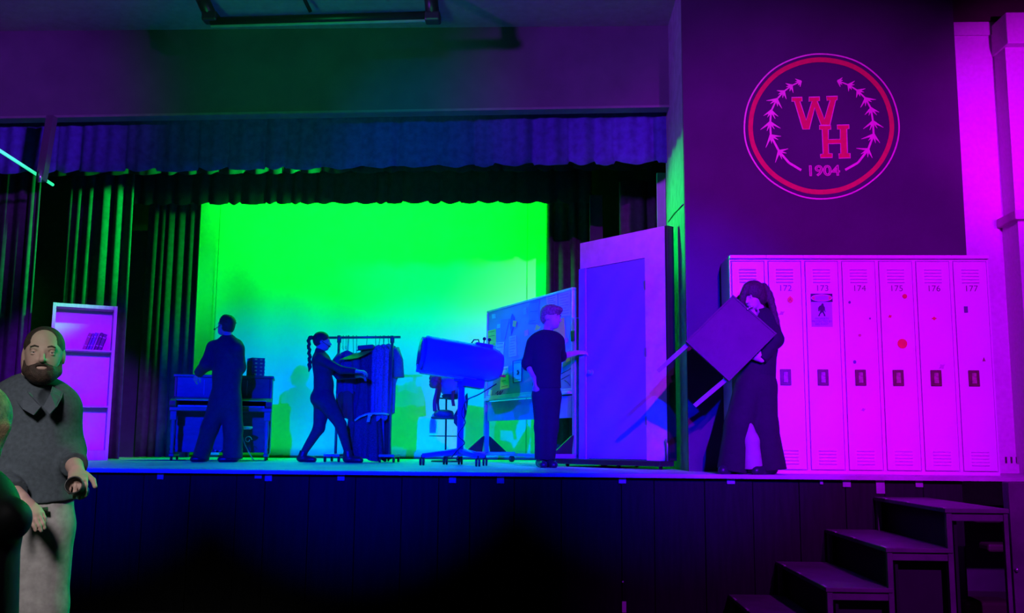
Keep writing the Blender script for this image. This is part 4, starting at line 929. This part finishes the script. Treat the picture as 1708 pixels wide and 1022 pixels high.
dr_ = MB(Md).span((d0+.004, .006, zb0+.006), (d1-.004, .046, dz-.004), bev=.004).build('door', m_door, df)
MB(Md).span((-.004, -.018, zb0), (d0, -.0, dz+.0), bev=.003).build('door_casing', m_door, df)
kq = V((d0+.09, -.0, P(981, 622, YDL).z-ZS))
MB(Md).lathe([(0, .03), (.005, .03), (.008, .012), (.02, .012), (.028, .022), (.042, .024), (.05, .015)], kq, (0, -1, 0), 18).build('door_knob', m_metal, dr_)
for zq in (.35, 1.05, 1.75): MB(Md).span((d1-.012, -.006, zb0+zq), (d1+.012, .006, zb0+zq+.1), bev=.002).build('hinge', m_metal, dr_)
MB(Md).tube([V((fl+.02, -.03, zb0+.0)), V((fl+.03, -.04, .25)), V((fl+.0, -.03, .30))], .01, 6).build('stage_hook', m_metal, df)
# ------------------------------------------------------------------ people
m_skin = mat('skin', (0.52, 0.33, 0.27), .55, scale=20, var=.06)
m_blk = mat('black_clothing', (0.030, 0.030, 0.034), .85, scale=25, var=.2, bump=.2)
m_blk2 = mat('black_trousers', (0.026, 0.026, 0.032), .85, scale=25, var=.2, bump=.2)
m_shoe = mat('black_shoe', (0.02, 0.02, 0.024), .4)
m_hairb = mat('dark_brown_hair', (0.05, 0.03, 0.022), .6, scale=60, var=.5, bump=.5)
m_hairl = mat('light_brown_hair', (0.22, 0.15, 0.09), .6, scale=60, var=.4, bump=.5)
UP = V((0, 0, 1))
def hand(F, w, d, n, side, curl=.35, s=1.0, thumb=True):   # w wrist, d finger direction, n palm normal, side +-1 thumb side
    d = V(d).normalized(); n = V(n); n = (n-d*n.dot(d)).normalized(); l = d.cross(n)*side
    kn = w+d*.088*s
    F.cap(w, w+d*.03*s, .026*s, .03*s, sq=(n, 1.5), k=.012); F.cap(w+d*.035*s, kn-d*.012*s, .034*s, .038*s, sq=(n, 2.4), k=.012)
    for i, (off, ln) in enumerate(((.028, .072), (.009, .082), (-.010, .077), (-.028, .060))):
        p = kn+l*off*s-d*(.004 if i != 3 else .012)*s; dd = d.copy(); ang = curl*(1+.12*i)
        for seg, fr in enumerate((.45, .32, .26)):
            q = ang*(0.8+.4*seg); dd = (dd*math.cos(q)+n*math.sin(q)).normalized()
            e = p+dd*ln*fr*s; F.cap(p, e, (.0095-.0008*seg)*s, (.0088-.0008*seg)*s, k=.004); p = e
    if thumb:
        a = w+d*.03*s+l*.03*s; dd = (d*.65+l*.7+n*.35).normalized(); b = a+dd*.042*s
        e = b+(d*.85+l*.2+n*.45).normalized()*.034*s
        F.cap(a, b, .014*s, .011*s, k=.01); F.cap(b, e, .0105*s, .009*s, k=.004)
def head_axes(fwd, tilt=UP):
    f = V(fwd).normalized(); r = f.cross(tilt).normalized(); u = r.cross(f).normalized(); return f, r, u
def head(F, c, fwd, tilt=UP, h=.23):     # c centre of head at eye level
    f, r, u = head_axes(fwd, tilt); A = (r, f, u)
    F.ell(c+u*.12*h-f*.06*h, (.335*h, .42*h, .37*h), A, k=.02)
    F.ell(c+f*.10*h-u*.16*h, (.275*h, .30*h, .33*h), A, k=.03)
    F.ell(c+f*.20*h-u*.40*h, (.15*h, .14*h, .11*h), A, k=.03)                 # chin
    F.cap(c+f*.37*h+u*.02*h, c+f*.485*h-u*.155*h, .025*h, .052*h, k=.012)         # nose
    F.ell(c+f*.39*h-u*.165*h, (.085*h, .05*h, .04*h), A, k=.008)
    F.cap(c+f*.335*h+u*.075*h-r*.17*h, c+f*.335*h+u*.075*h+r*.17*h, .045*h, .045*h, k=.015)   # brow
    F.ell(c+f*.375*h-u*.275*h, (.11*h, .05*h, .02*h), A, k=.006); F.ell(c+f*.37*h-u*.315*h, (.10*h, .05*h, .025*h), A, k=.006)
    for s in (-1, 1):
        F.ell(c+f*.40*h+r*(.155*h*s)+u*.0*h, (.075*h, .06*h, .045*h), A, op='sub')
        F.ell(c-f*.04*h+r*(.335*h*s)-u*.05*h, (.035*h, .085*h, .13*h), A, k=.01)
    return f, r, u
def eyes(c, fwd, parent, tilt=UP, h=.23):
    f, r, u = head_axes(fwd, tilt)
    for s in (-1, 1):
        e = MB().ball(c+f*.325*h+r*(.15*h*s)-u*.006*h, .045*h, 12).build('eye', mat('eye_white', (.6, .58, .56), .3), parent)
        MB().ball(c+f*.353*h+r*(.15*h*s)-u*.008*h, .021*h, 10).build('iris', mat('iris_dark', (.03, .03, .03), .2), e)
        MB().ball(c+f*.322*h+r*(.15*h*s)+u*.012*h, (.054*h, .054*h, .046*h), 12).build('eyelid', m_skin, parent)
        MB().ball(c+f*.318*h+r*(.15*h*s)-u*.040*h, (.054*h, .054*h, .03*h), 12).build('lower_lid', m_skin, parent)
        MB().tube([c+f*.385*h+r*((.07+.07*k)*h*s)+u*((.085+.02*math.sin(k*1.6))*h) for k in range(3)], [.014*h, .018*h, .01*h], 6).build('eyebrow', m_hairb, parent)
def shoe(parent, heel, toe, w=.045, hgt=.075, material=None):
    heel, toe = V(heel), V(toe); d = (toe-heel).normalized(); F = Field(.008, .02)
    F.cap(heel+UP*.045, toe-d*.05+UP*.036, .042, .038, k=.02); F.cap(heel+d*.02+UP*.05, heel+d*.03+UP*hgt, .042, .040)
    F.cap(toe-d*.09+UP*.03, toe-d*.04+UP*.028, .046, .036, sq=(UP, 1.3))
    F.ell((heel+toe)/2-UP*.1, (.3, .3, .1), op='sub')
    o = F.build('shoe', material or m_shoe, parent); return o
def headset(c, fwd, parent, side, tilt=UP, h=.23):
    f, r, u = head_axes(fwd, tilt); r = r*side
    MB().tube(smooth([c+r*.37*h-f*.02*h+u*.0*h, c+r*.36*h+f*.15*h-u*.12*h, c+r*.30*h+f*.38*h-u*.26*h]), .004, 6).build('microphone_boom', m_blackm, parent)
    MB().ball(c+r*.29*h+f*.42*h-u*.27*h, .013, 8).build('microphone_tip', m_blackm, parent)
def legs(F, hip, knee, ank, rs, k=.03): F.chain([hip, knee, ank], rs, k=k)

# 1: dark coverall, walking left, seen from behind
Y1 = 11.55
J = lambda px, py, dy=0: P(px, py, Y1+dy)
p1 = empty('person', S(372, Y1), 'person in loose black coat and wide trousers walking left beside the piano', 'person')
hc1 = J(376, 543, .02); fd = V((-.95, .45, .18))
F = Field(.008, .03)
f, r, u = head(F, hc1, fd, h=.225)
F.cap(J(379, 552), J(381, 566), .05, .058); F.cap(J(380, 575, .0), J(380, 640), .12, .13, sq=((0, 1, 0), 1.4))
sh_l, el_l, wr_l = J(357, 580, .05), J(345, 607, -.02), J(331, 622, .12)
sh_r, el_r, wr_r = J(395, 582, -.05), J(399, 612, .05), J(388, 625, .25)
F.chain([sh_l, el_l, wr_l], (.045, .038, .026)); F.chain([sh_r, el_r, wr_r], (.045, .038, .026))
hand(F, wr_l, (-.5, .3, -.8), (.5, .8, .0), 1, .4)
hand(F, wr_r, (-.4, .8, -.3), (-.5, -.2, -.8), -1, .4)
F.chain([J(371, 655), J(350, 712, -.03), J(335, 760, .0)], (.08, .055, .045)); F.chain([J(390, 655), J(388, 712), J(390, 761)], (.08, .055, .045))
F.build('body', m_skin, p1)
F = Field(.009, .035)
F.cap(J(380, 566), J(379, 580), .07, .14, sq=((0, 1, 0), 1.3)); F.cap(J(379, 580), J(379, 625), .155, .165, sq=((0, 1, 0), 1.35), k=.05)
F.cap(J(379, 625), J(377, 668), .165, .175, sq=((0, 1, 0), 1.35), k=.05); F.cap(J(377, 668), J(375, 682), .175, .18, sq=((0, 1, 0), 1.35), k=.05, flat=True)
F.cap(J(360, 577), sh_l, .07, .075); F.chain([sh_l, el_l], (.085, .078), k=.05); F.cap(el_l, wr_l, .075, .058, flat=True)
F.cap(J(395, 575), sh_r, .07, .075); F.chain([sh_r, el_r], (.085, .078), k=.05); F.cap(el_r, wr_r, .075, .055, flat=True)
F.build('coat', m_blk, p1)
F = Field(.009, .04)
F.cap(J(374, 660), J(374, 675), .165, .175, sq=((0, 1, 0), 1.3))
F.chain([J(366, 672), J(350, 714, -.03)], (.125, .10)); F.cap(J(350, 714, -.03), J(335, 762, .0), .10, .095, flat=True)
F.chain([J(386, 672, .02), J(389, 715, .02)], (.125, .11)); F.cap(J(389, 715, .02), J(388, 765, .0), .11, .115, flat=True)
F.build('trousers', m_blk2, p1)
F = Field(.007, .02)
F.ell(hc1+u*.045-f*.025, (.088, .105, .092), (r, f, u)); F.ell(hc1-f*.05-u*.02, (.075, .07, .07), (r, f, u), k=.03)
for k in range(9):
    q = -1.2+k*.3; e = hc1+u*.04-f*.03+r*.086*math.sin(q)+u*.088*math.cos(q)
    F.cap(e+f*.05, e-f*.05-u*.02, .010, .010, k=.008)
F.ell(hc1+f*.16-u*.05, (.12, .10, .10), (r, f, u), op='sub')
F.build('hair', m_hairb, p1)
headset(hc1, fd, p1, -1)
hl1 = S(351, Y1+.0); shoe(p1, S(343, Y1), S(316, Y1-.05)); shoe(p1, S(393, Y1-.02), S(362, Y1-.08)); 

# 2: black leotard, braid, walking right with the rack
Y2 = 11.9
J = lambda px, py, dy=0: P(px, py, Y2+dy)
p2 = empty('person', S(548, Y2), 'person in tight black clothes with long braid pushing the costume rack', 'person')
hc2 = J(538, 569); fd = V((.97, .12, -.04))
F = Field(.008, .03)
f, r, u = head(F, hc2, fd, h=.215)
F.cap(J(534, 577), J(533, 590), .045, .05)
sh, el, wr = J(538, 600, -.14), J(569, 617, -.18), J(594, 619, -.22)
sh2, el2, wr2 = J(538, 600, .14), J(566, 627, .12), J(594, 627, .0)
F.cap(J(537, 605), J(540, 660), .10, .11, sq=((1, 0, 0), 1.2))
F.chain([sh, el, wr], (.042, .036, .025)); F.chain([sh2, el2, wr2], (.042, .036, .025))
hand(F, wr, (1, .0, -.05), (0, .3, -1), 1, .5); hand(F, wr2, (1, -.1, -.05), (0, -.3, -1), -1, .5)
kb_, ab_ = J(532, 714, .06), J(507, 754, .06); kf, af = J(568, 708, -.06), J(580, 753, -.06)
F.chain([J(538, 668, .06), kb_, ab_], (.08, .05, .035)); F.chain([J(543, 668, -.06), kf, af], (.08, .05, .035))
F.build('body', m_skin, p2)
F = Field(.008, .03)
F.cap(J(533, 585), J(533, 592), .055, .06); F.cap(J(534, 598, -.12), J(534, 598, .12), .065, .065, k=.05)
F.cap(J(536, 603), J(540, 640), .115, .105, sq=((0, 1, 0), .85), k=.05); F.cap(J(540, 640), J(540, 662), .105, .125, sq=((0, 1, 0), .9), k=.06)
F.ell(J(533, 664), (.11, .15, .11), k=.05); F.ell(J(546, 614), (.07, .12, .07), k=.05)
F.chain([sh, el], (.055, .046), k=.03); F.cap(el, wr, .046, .036, flat=True); F.chain([sh2, el2], (.055, .046), k=.03); F.cap(el2, wr2, .046, .036, flat=True)
F.chain([J(539, 668, .07), kb_], (.115, .068), k=.04); F.cap(kb_, ab_, .068, .042, flat=True)
F.chain([J(543, 668, -.07), kf], (.115, .068), k=.04); F.cap(kf, af, .068, .042, flat=True)
F.build('bodysuit', m_blk, p2)
F = Field(.006, .02)
F.ell(hc2+u*.035-f*.02, (.082, .098, .086), (r, f, u)); F.ell(hc2-f*.05-u*.01, (.07, .06, .06), (r, f, u), k=.03); F.ell(hc2+f*.15-u*.045, (.11, .095, .095), (r, f, u), op='sub')
F.cap(J(526, 564), J(518, 562.5), .022, .02)
br_ = smooth([J(519, 562), J(515.5, 566), J(515.5, 580), J(516.5, 595), J(516.5, 608)], 5)
for i, e in enumerate(br_): F.ell(e+V((.008*math.sin(i*1.8), .01*math.cos(i*1.8), 0)), (.021, .02, .022), k=.006)
F.cap(J(516.5, 608), J(517, 612), .012, .012); F.cap(J(517, 612), J(515, 620), .022, .006)
F.build('hair', m_hairb, p2)
headset(hc2, fd, p2, 1)
for hl, to, ak in ((S(500, Y2+.06), S(528, Y2+.02), ab_), (S(577, Y2-.06), S(606, Y2-.10), af)):
    b_ = shoe(p2, hl, to)
    F = Field(.008, .02); F.cap(hl+UP*.07+(to-hl).normalized()*.03, ak+UP*.01, .05, .05, flat=True); F.build('boot_shaft', m_shoe, b_)

# 3: young man in black T-shirt reaching for the door flat
Y3 = 10.35
J = lambda px, py, dy=0: P(px, py, Y3+dy)
p3 = empty('person', S(908, Y3), 'young man in black long-sleeved top and trousers holding the door flat', 'person')
hc3 = J(920, 529); fd = V((.82, -.52, -.08))
F = Field(.007, .03)
f, r, u = head(F, hc3, fd, h=.235)
F.cap(J(915, 540, .02), J(912, 560, .02), .05, .056); F.cap(J(910, 575), J(910, 640), .12, .12, sq=((0, 1, 0), 1.4))
shl, ell_, wrl = J(889, 573), J(880, 606, .02), J(891, 630, -.06)
shr, elr, wrr = J(931, 570, .02), J(935, 594, .22), J(962, 588, .40)
F.chain([shl, ell_, wrl], (.048, .040, .026)); F.chain([shr, elr, wrr], (.048, .040, .027))
hand(F, wrl, (.10, -.05, -1), (.9, .3, .0), -1, .16); hand(F, wrr, (1, .25, .05), (0, .5, -.8), 1, .25)
F.chain([J(901, 650), J(903, 712), J(903, 763)], (.085, .055, .042)); F.chain([J(921, 650, .03), J(919, 712, .03), J(915, 763, .03)], (.085, .055, .042))
F.build('body', m_skin, p3)
F = Field(.008, .03)
F.cap(J(895, 569), J(926, 566), .075, .075, sq=((0, 1, 0), 1.0), k=.05); F.cap(J(910, 575), J(911, 610), .165, .15, sq=((0, 1, 0), 1.45), k=.05); F.cap(J(911, 610), J(912, 648), .15, .15, sq=((0, 1, 0), 1.4), k=.05, flat=True)
F.cap(J(911, 562), J(911, 556.5), .085, .063, flat=True)
F.chain([shl, ell_], (.072, .062), k=.03); F.cap(ell_, ell_.lerp(wrl, .28), .062, .056, flat=True)
F.chain([shr, elr], (.072, .06), k=.03); F.cap(elr, elr.lerp(wrr, .12), .058, .056, flat=True)
F.ell(hc3+f*.02, (.13, .14, .13), (r, f, u), op='sub')
F.build('shirt', mat('black_tee', (.010, .010, .011), .9, scale=25), p3)
F = Field(.008, .035)
F.cap(J(911, 640), J(912, 660), .142, .145, sq=((0, 1, 0), 1.4))
F.chain([J(903, 660), J(904, 712)], (.10, .078)); F.cap(J(904, 712), J(903, 766), .078, .07, flat=True)
F.chain([J(921, 660, .03), J(919, 712, .03)], (.10, .078)); F.cap(J(919, 712, .03), J(915, 766, .03), .078, .07, flat=True)
F.build('trousers', mat('black_slacks', (.012, .011, .013), .9, scale=25), p3)
F = Field(.006, .02)
F.ell(hc3+u*.06-f*.015, (.095, .115, .08), (r, f, u)); F.ell(hc3-f*.06+u*.0, (.082, .07, .085), (r, f, u), k=.03); F.ell(hc3+u*.085+f*.07, (.07, .05, .035), (r, f, u), k=.02)
F.ell(hc3+f*.16-u*.045, (.12, .10, .10), (r, f, u), op='sub')
for s in (-1, 1): F.ell(hc3+f*.0+r*.1*s-u*.04, (.05, .04, .05), (r, f, u), op='sub')
F.build('hair', m_hairl, p3)
eyes(hc3, fd, p3, h=.235)
shoe(p3, S(900, Y3+.06), S(908, Y3-.22)); shoe(p3, S(912, Y3+.08), S(926, Y3-.18))

# 4: long-haired person carrying a small table
Y4 = 8.66
J = lambda px, py, dy=0: P(px, py, Y4+dy)
p4 = empty('person', S(1258, Y4), 'long-haired person in dark top and baggy trousers carrying a small table', 'person')
hc4 = J(1256, 494, .0); fd = V((-.72, -.60, -.28)); tl4 = V((-.12, -.05, 1))
F = Field(.007, .03)
f, r, u = head(F, hc4, fd, tl4, h=.22)
F.cap(J(1262, 505, .03), J(1266, 522, .05), .05, .06); F.cap(J(1267, 540, .05), J(1264, 615, .04), .12, .13, sq=((0, 1, 0), 1.4))
shl, ell4, wrl = J(1252, 535, .02), J(1250, 560, -.0), J(1258, 532, -.10)
shr, elr, wrr = J(1284, 538, .05), J(1293, 566, -.06), J(1270, 600, -.13)
F.chain([shl, ell4, wrl], (.044, .036, .026)); F.chain([shr, elr, wrr], (.044, .036, .026))
hand(F, wrl, (-.42, -.35, .85), (-.3, -.95, -.3), 1, .62, 1.0); hand(F, wrr, (-.8, -.15, .4), (.0, .6, .5), -1, .5)
F.chain([J(1250, 640), J(1231, 705, -.03), J(1222, 772, .0)], (.085, .055, .042)); F.chain([J(1276, 640), J(1278, 710), J(1285, 770)], (.085, .055, .042))
F.build('body', m_skin, p4)
F = Field(.008, .035)
F.cap(J(1255, 530, .04), J(1281, 532, .06), .075, .08, k=.05); F.cap(J(1268, 538, .05), J(1267, 575, .04), .14, .15, sq=((0, 1, 0), 1.35), k=.05); F.cap(J(1267, 575, .04), J(1264, 628, .02), .15, .155, sq=((0, 1, 0), 1.3), k=.05, flat=True)
F.chain([shl, ell4], (.065, .055)); F.cap(ell4, wrl, .052, .036, flat=True)
F.chain([shr, elr], (.08, .07)); F.cap(elr, wrr, .07, .045, flat=True)
F.build('top', mat('black_crop_jacket', (.011, .010, .011), .9, scale=25, bump=.2), p4)
F = Field(.008, .04)
F.cap(J(1263, 618, .02), J(1262, 645, .02), .15, .165, sq=((0, 1, 0), 1.3))
F.chain([J(1250, 645), J(1233, 710, -.02)], (.13, .125)); F.cap(J(1233, 710, -.02), J(1221, 785, .0), .125, .13, flat=True)
F.chain([J(1272, 645, .02), J(1274, 710, .02)], (.125, .12)); F.cap(J(1274, 710, .02), J(1286, 785, .0), .12, .135, flat=True)
tro = F.build('trousers', mat('dark_cargo_cloth', (.014, .010, .012), .9, scale=25, bump=.3), p4)
F = Field(.008, .03)
F.cap(J(1242, 690, -.10), J(1252, 735, -.08), .035, .07); F.cap(J(1252, 735, -.08), J(1256, 781, -.06), .07, .085, flat=True)
F.build('trouser_lining', mat('beige_lining', (.32, .30, .20), .9), tro)['label'] = 'pale beige inner panel of the trouser leg'
F = Field(.007, .025)
F.ell(hc4+u*.04-f*.02, (.098, .112, .10), (r, f, u)); F.ell(hc4-f*.055-u*.02, (.09, .08, .09), (r, f, u), k=.03)
F.ell(hc4+f*.15-u*.05, (.075, .10, .11), (r, f, u), op='sub')
for a_, b_, c_, d_ in ((J(1274, 478, .02), J(1286, 500, .03), J(1291, 530, .06), J(1290, 565, .02)), (J(1278, 482, .08), J(1284, 515, .12), J(1288, 545, .14), J(1292, 585, .1)), (J(1264, 490, .1), J(1268, 520, .16), J(1272, 560, .18), J(1276, 590, .17)), (J(1246, 478, -.07), J(1239, 495, -.06), J(1238, 512, -.03), J(1243, 530, .03)), (J(1282, 490, .02), J(1292, 525, -.0), J(1296, 548, -.03), J(1291, 575, -.05))):
    ps = smooth([a_, b_, c_, d_], 3); F.chain(ps, [.034-.022*i/len(ps) for i in range(len(ps))], k=.015)
F.build('hair', m_hairb, p4)
eyes(hc4, fd, p4, tl4, .22)
shoe(p4, S(1228, Y4+.03), S(1200, Y4-.12)); shoe(p4, S(1290, Y4+.02), S(1256, Y4-.16))

# small square table carried tilted
YT4 = 8.42
tc = [P(1219, 488, YT4+.10), P(1299, 560, YT4+.02), P(1213, 632, YT4-.06), P(1147, 573, YT4+.02)]
c0 = sum(tc, V())/4; ex = ((tc[1]-tc[0])+(tc[2]-tc[3])).normalized(); ey = ((tc[3]-tc[0])+(tc[2]-tc[1])); ey = (ey-ex*ey.dot(ex)).normalized()
sxx = ((tc[1]-tc[0]).length+(tc[2]-tc[3]).length)/2; syy = ((tc[3]-tc[0]).length+(tc[2]-tc[1]).length)/2
lg = V((-.27, .30, -.25)).normalized()
nz = ex.cross(ey).normalized(); nz = nz if nz.y < 0 else -nz
Mt = Matrix((ex, ey, nz)).transposed().to_4x4(); Mt.translation = c0
tb = empty('small_table', c0, 'small square dark table carried tilted by the long-haired person', 'table')
m_tab = mat('dark_violet_table', (.060, .030, .030), .6, scale=6, var=.15)
MB(Mt).box((0, 0, -.012), (sxx, syy, .024), bev=.006).build('top', m_tab, tb)
for a, b in (((0, -syy/2+.008, .002), (sxx, .016, .008)), ((0, syy/2-.008, .002), (sxx, .016, .008)), ((-sxx/2+.008, 0, .002), (.016, syy-.032, .008)), ((sxx/2-.008, 0, .002), (.016, syy-.032, .008))):
    MB(Mt).box(a, b, bev=.002).build('edge_rim', m_tab, tb)
Mi = Mt.inverted().to_3x3() @ lg; Mi = Mi/abs(Mi.z)
for sx, sy in ((-1, -1), (1, -1), (1, 1), (-1, 1)):
    a = V((sx*(sxx/2-.03), sy*(syy/2-.03), -.024)); b = a+Mi*.30
    x = .018
    MB(Mt).prism([a+V((-x, -x, 0)), a+V((x, -x, 0)), a+V((x, x, 0)), a+V((-x, x, 0))], b-a).build('leg', mat('table_leg', (.45, .25, .45), .5), tb)
for s in (-1, 1):
    MB(Mt).box((0, s*(syy/2-.035), -.05), (sxx-.08, .02, .05), bev=.003).build('apron', m_tab, tb); MB(Mt).box((s*(sxx/2-.035), 0, -.05), (.02, syy-.10, .05), bev=.003).build('apron', m_tab, tb)

# 5: bearded man in the hall
Y5 = 4.1
J = lambda px, py, dy=0: P(px, py, Y5+dy)
p5 = empty('person', V((J(55, 900).x, Y5, ZF)), 'bearded man in dark polo shirt and grey trousers at the front left', 'person')
hc5 = J(73, 590, .0); fd = V((.42, -.90, .02)); H5 = .232
F = Field(.0048, .03)
f, r, u = head(F, hc5, fd, h=H5)
F.cap(J(65, 612, .03), J(58, 655, .05), .062, .068, k=.03)
F.cap(J(50, 690, .04), J(52, 840, .02), .14, .14, sq=((0, 1, 0), 1.35))
shl, ell5, wrl = J(-8, 688, .05), J(-32, 775, .02), J(35, 832, -.22)
shr, elr, wrr = J(100, 688, .06), J(114, 752, .10), J(128, 786, -.12)
F.chain([shl, ell5, wrl], (.055, .047, .031)); F.chain([shr, elr, wrr], (.055, .046, .031))
hand(F, wrl, (.75, -.25, -.55), (-.3, .4, -.6), -1, .22)
hand(F, wrr, (.45, -.75, -.30), (-.15, .2, -1), 1, .62)
F.chain([J(35, 880), J(35, 1010), J(40, 1150)], (.09, .065, .045)); F.chain([J(75, 880), J(72, 1010), J(75, 1150)], (.09, .065, .045))
F.build('body', m_skin, p5)
m_polo = mat('dark_grey_polo', (.060, .075, .09), .9, scale=60, var=.2, bump=.25, bscale=9)
F = Field(.0065, .03)
F.cap(J(0, 680, .05), J(98, 678, .06), .082, .082, k=.06); F.cap(J(50, 692, .04), J(50, 770, .02), .185, .18, sq=((0, 1, 0), 1.4), k=.06); F.cap(J(50, 770, .02), J(54, 842, .02), .18, .185, sq=((0, 1, 0), 1.4), k=.06, flat=True)
F.cap(J(57, 672, .05), J(59, 656, .04), .10, .08, k=.03, flat=True)
F.chain([shl, ell5], (.082, .075), k=.04); F.cap(ell5, ell5.lerp(wrl, .85), .074, .055, flat=True, k=.03)
F.chain([shr, elr], (.080, .068), k=.04); F.cap(elr, elr.lerp(wrr, .72), .066, .054, flat=True, k=.03)
F.ell(J(72, 655, -.10), (.045, .10, .06), op='sub')
F.build('polo_shirt', m_polo, p5)
m_col = mat('polo_collar', (.075, .09, .11), .9, scale=30)
for pts_ in ([(30, 638, .10), (38, 644, -.02), (48, 656, -.10), (68, 678, -.125), (56, 692, -.130), (38, 682, -.125), (24, 664, -.08), (20, 650, .0)], [(88, 638, .10), (87, 644, -.02), (84, 656, -.10), (72, 678, -.125), (83, 690, -.13), (93, 679, -.115), (101, 664, -.06), (104, 652, .0)]):
    MB().prism([J(*q) for q in pts_], (0, .012, .004)).build('collar_flap', m_col, p5)
F = Field(.005, .006); F.cap(J(28, 644, .09), J(42, 638, .15), .018, .018, sq=((0, 1, 0), 1.4)); F.cap(J(42, 638, .15), J(80, 638, .15), .018, .018); F.cap(J(80, 638, .15), J(91, 644, .09), .018, .018)
F.build('collar_band', m_col, p5)
m_khaki = mat('grey_khaki', (.36, .33, .32), .9, scale=40, var=.15, bump=.3, bscale=8)
F = Field(.0075, .03)
F.cap(J(55, 838, .02), J(53, 875, .02), .165, .17, sq=((0, 1, 0), 1.35))
F.chain([J(32, 880), J(34, 1010)], (.122, .10)); F.cap(J(34, 1010), J(40, 1150), .10, .085, flat=True)
F.chain([J(75, 880, .02), J(72, 1010, .02)], (.115, .095)); F.cap(J(72, 1010, .02), J(75, 1150, .02), .095, .085, flat=True)
F.build('trousers', m_khaki, p5)
MB().tube([J(25, 850, -.105), J(55, 853, -.12), J(80, 850, -.10)], .012, 8).build('belt', mat('dark_belt', (.03, .025, .02), .5), p5)
F = Field(.005, .015)          # short hair, receding
F.ell(hc5+u*.031-f*.018, (.0815, .1005, .0895), (r, f, u)); F.ell(hc5-f*.055-u*.015, (.072, .058, .07), (r, f, u), k=.03)
F.ell(hc5+f*.118+u*.062, (.066, .092, .062), (r, f, u), op='sub'); F.ell(hc5+f*.12-u*.06, (.11, .10, .10), (r, f, u), op='sub')
for s in (-1, 1): F.ell(hc5-f*.0+r*.098*s-u*.035, (.045, .032, .055), (r, f, u), op='sub')
F.build('hair', m_hairb, p5)
F = Field(.005, .012)          # full short beard with moustache
F.ell(hc5+f*.035-u*.082, (.068, .070, .045), (r, f, u), k=.02); F.ell(hc5+f*.055-u*.102, (.045, .045, .034), (r, f, u), k=.02)
for s in (-1, 1):
    F.cap(hc5+f*.0+r*.068*s-u*.02, hc5+f*.03+r*.060*s-u*.075, .008, .016, k=.02)
    F.cap(hc5+f*.097-u*.050+r*.006*s, hc5+f*.083-u*.068+r*.036*s, .010, .009, k=.008); F.cap(hc5+f*.083-u*.068+r*.036*s, hc5+f*.075-u*.09+r*.034*s, .010, .012, k=.01)
F.ell(hc5+f*.125-u*.067, (.027, .05, .009), (r, f, u), op='sub'); F.ell(hc5+f*.06-u*.02, (.052, .10, .030), (r, f, u), op='sub')
F.build('beard', m_hairb, p5)
F = Field(.004, .004); F.cap(hc5+f*.088-u*.070-r*.02, hc5+f*.088-u*.070+r*.02, .006, .006); F.build('lips', mat('lip', (.40, .2, .18), .5), p5)
eyes(hc5, fd, p5, h=H5)
for hx in (30, 78): shoe(p5, V((J(hx, 900).x, Y5+.06, ZF)), V((J(hx+10, 900).x, Y5-.2, ZF)))
# dark round object held in his hand
hd_ = V((.45, -.75, -.30)).normalized(); hn = V((-.15, .2, -1)); hn = (hn-hd_*hn.dot(hd_)).normalized(); hl_ = hd_.cross(hn)
oc = wrr+hd_*.105+hn*.032
cu_ = empty('tumbler', oc, 'dark round tumbler held in the bearded man\'s hand', 'cup')
ca = V((.15, -.9, .28)).normalized()
MB().lathe([(-.06, .028), (-.055, .031), (.05, .034), (.055, .036), (.058, .034), (.056, .030), (.0, .028), (-.04, .026)], oc, ca, 24).build('shell', mat('black_plastic', (.02, .022, .022), .4), cu_)

# 6: person cut off by the left edge
Y6 = 2.9
J = lambda px, py, dy=0: P(px, py, Y6+dy)
p6 = empty('person', V((J(-70, 900).x, Y6, ZF)), 'fair-haired person in black sleeve cut off at the left edge', 'person')
hc6 = J(-46, 712); fd = V((-.3, .95, .0))
F = Field(.008, .03)
f, r, u = head(F, hc6, fd, h=.22); F.cap(J(-62, 745, .0), J(-75, 815), .05, .055)
F.cap(J(-60, 850), J(-60, 1050), .12, .12, sq=((0, 1, 0), 1.3)); shr, elr, wrr = J(-18, 845, .0), J(14, 866, -.06), J(-28, 935, .15)
F.chain([shr, elr, wrr], (.045, .038, .028)); hand(F, wrr, (-.6, .6, -.3), (0, .4, -.8), 1, .4)
F.chain([J(-85, 1050), J(-85, 1300), J(-85, 1600)], (.08, .055, .045)); F.chain([J(-35, 1050), J(-35, 1300), J(-35, 1600)], (.08, .055, .045))
F.build('body', m_skin, p6)
F = Field(.009, .03); F.cap(J(-120, 850), J(-25, 848), .07, .06); F.cap(J(-60, 860), J(-60, 1060), .16, .15, sq=((0, 1, 0), 1.35), k=.05)
F.chain([shr, elr], (.062, .056)); F.cap(elr, wrr, .056, .05, flat=True); F.chain([J(-115, 850), J(-135, 930, -.05), J(-120, 990, .1)], (.07, .06, .05))
F.build('jacket', mat('black_satin', (.015, .018, .018), .6, scale=8, bump=.3, bscale=14), p6)
F = Field(.009, .03); F.chain([J(-85, 1055), J(-85, 1300), J(-85, 1580)], (.11, .085, .075)); F.chain([J(-35, 1055), J(-35, 1300), J(-35, 1580)], (.11, .085, .075)); F.build('trousers', m_blk2, p6)
F = Field(.007, .02); F.ell(hc6+u*.03-f*.01, (.108, .12, .11), (r, f, u)); F.ell(hc6-f*.055-u*.06, (.095, .075, .12), (r, f, u), k=.03); F.ell(hc6+f*.15-u*.05, (.10, .10, .11), (r, f, u), op='sub')
for k in range(7): F.cap(hc6+r*(.095-.03*k)-f*.05+u*.0, hc6+r*(.07-.033*k)-f*.06-u*.09, .022, .014, k=.01)
F.build('hair', mat('fair_hair', (.55, .42, .22), .5, scale=60, var=.4, bump=.6), p6)
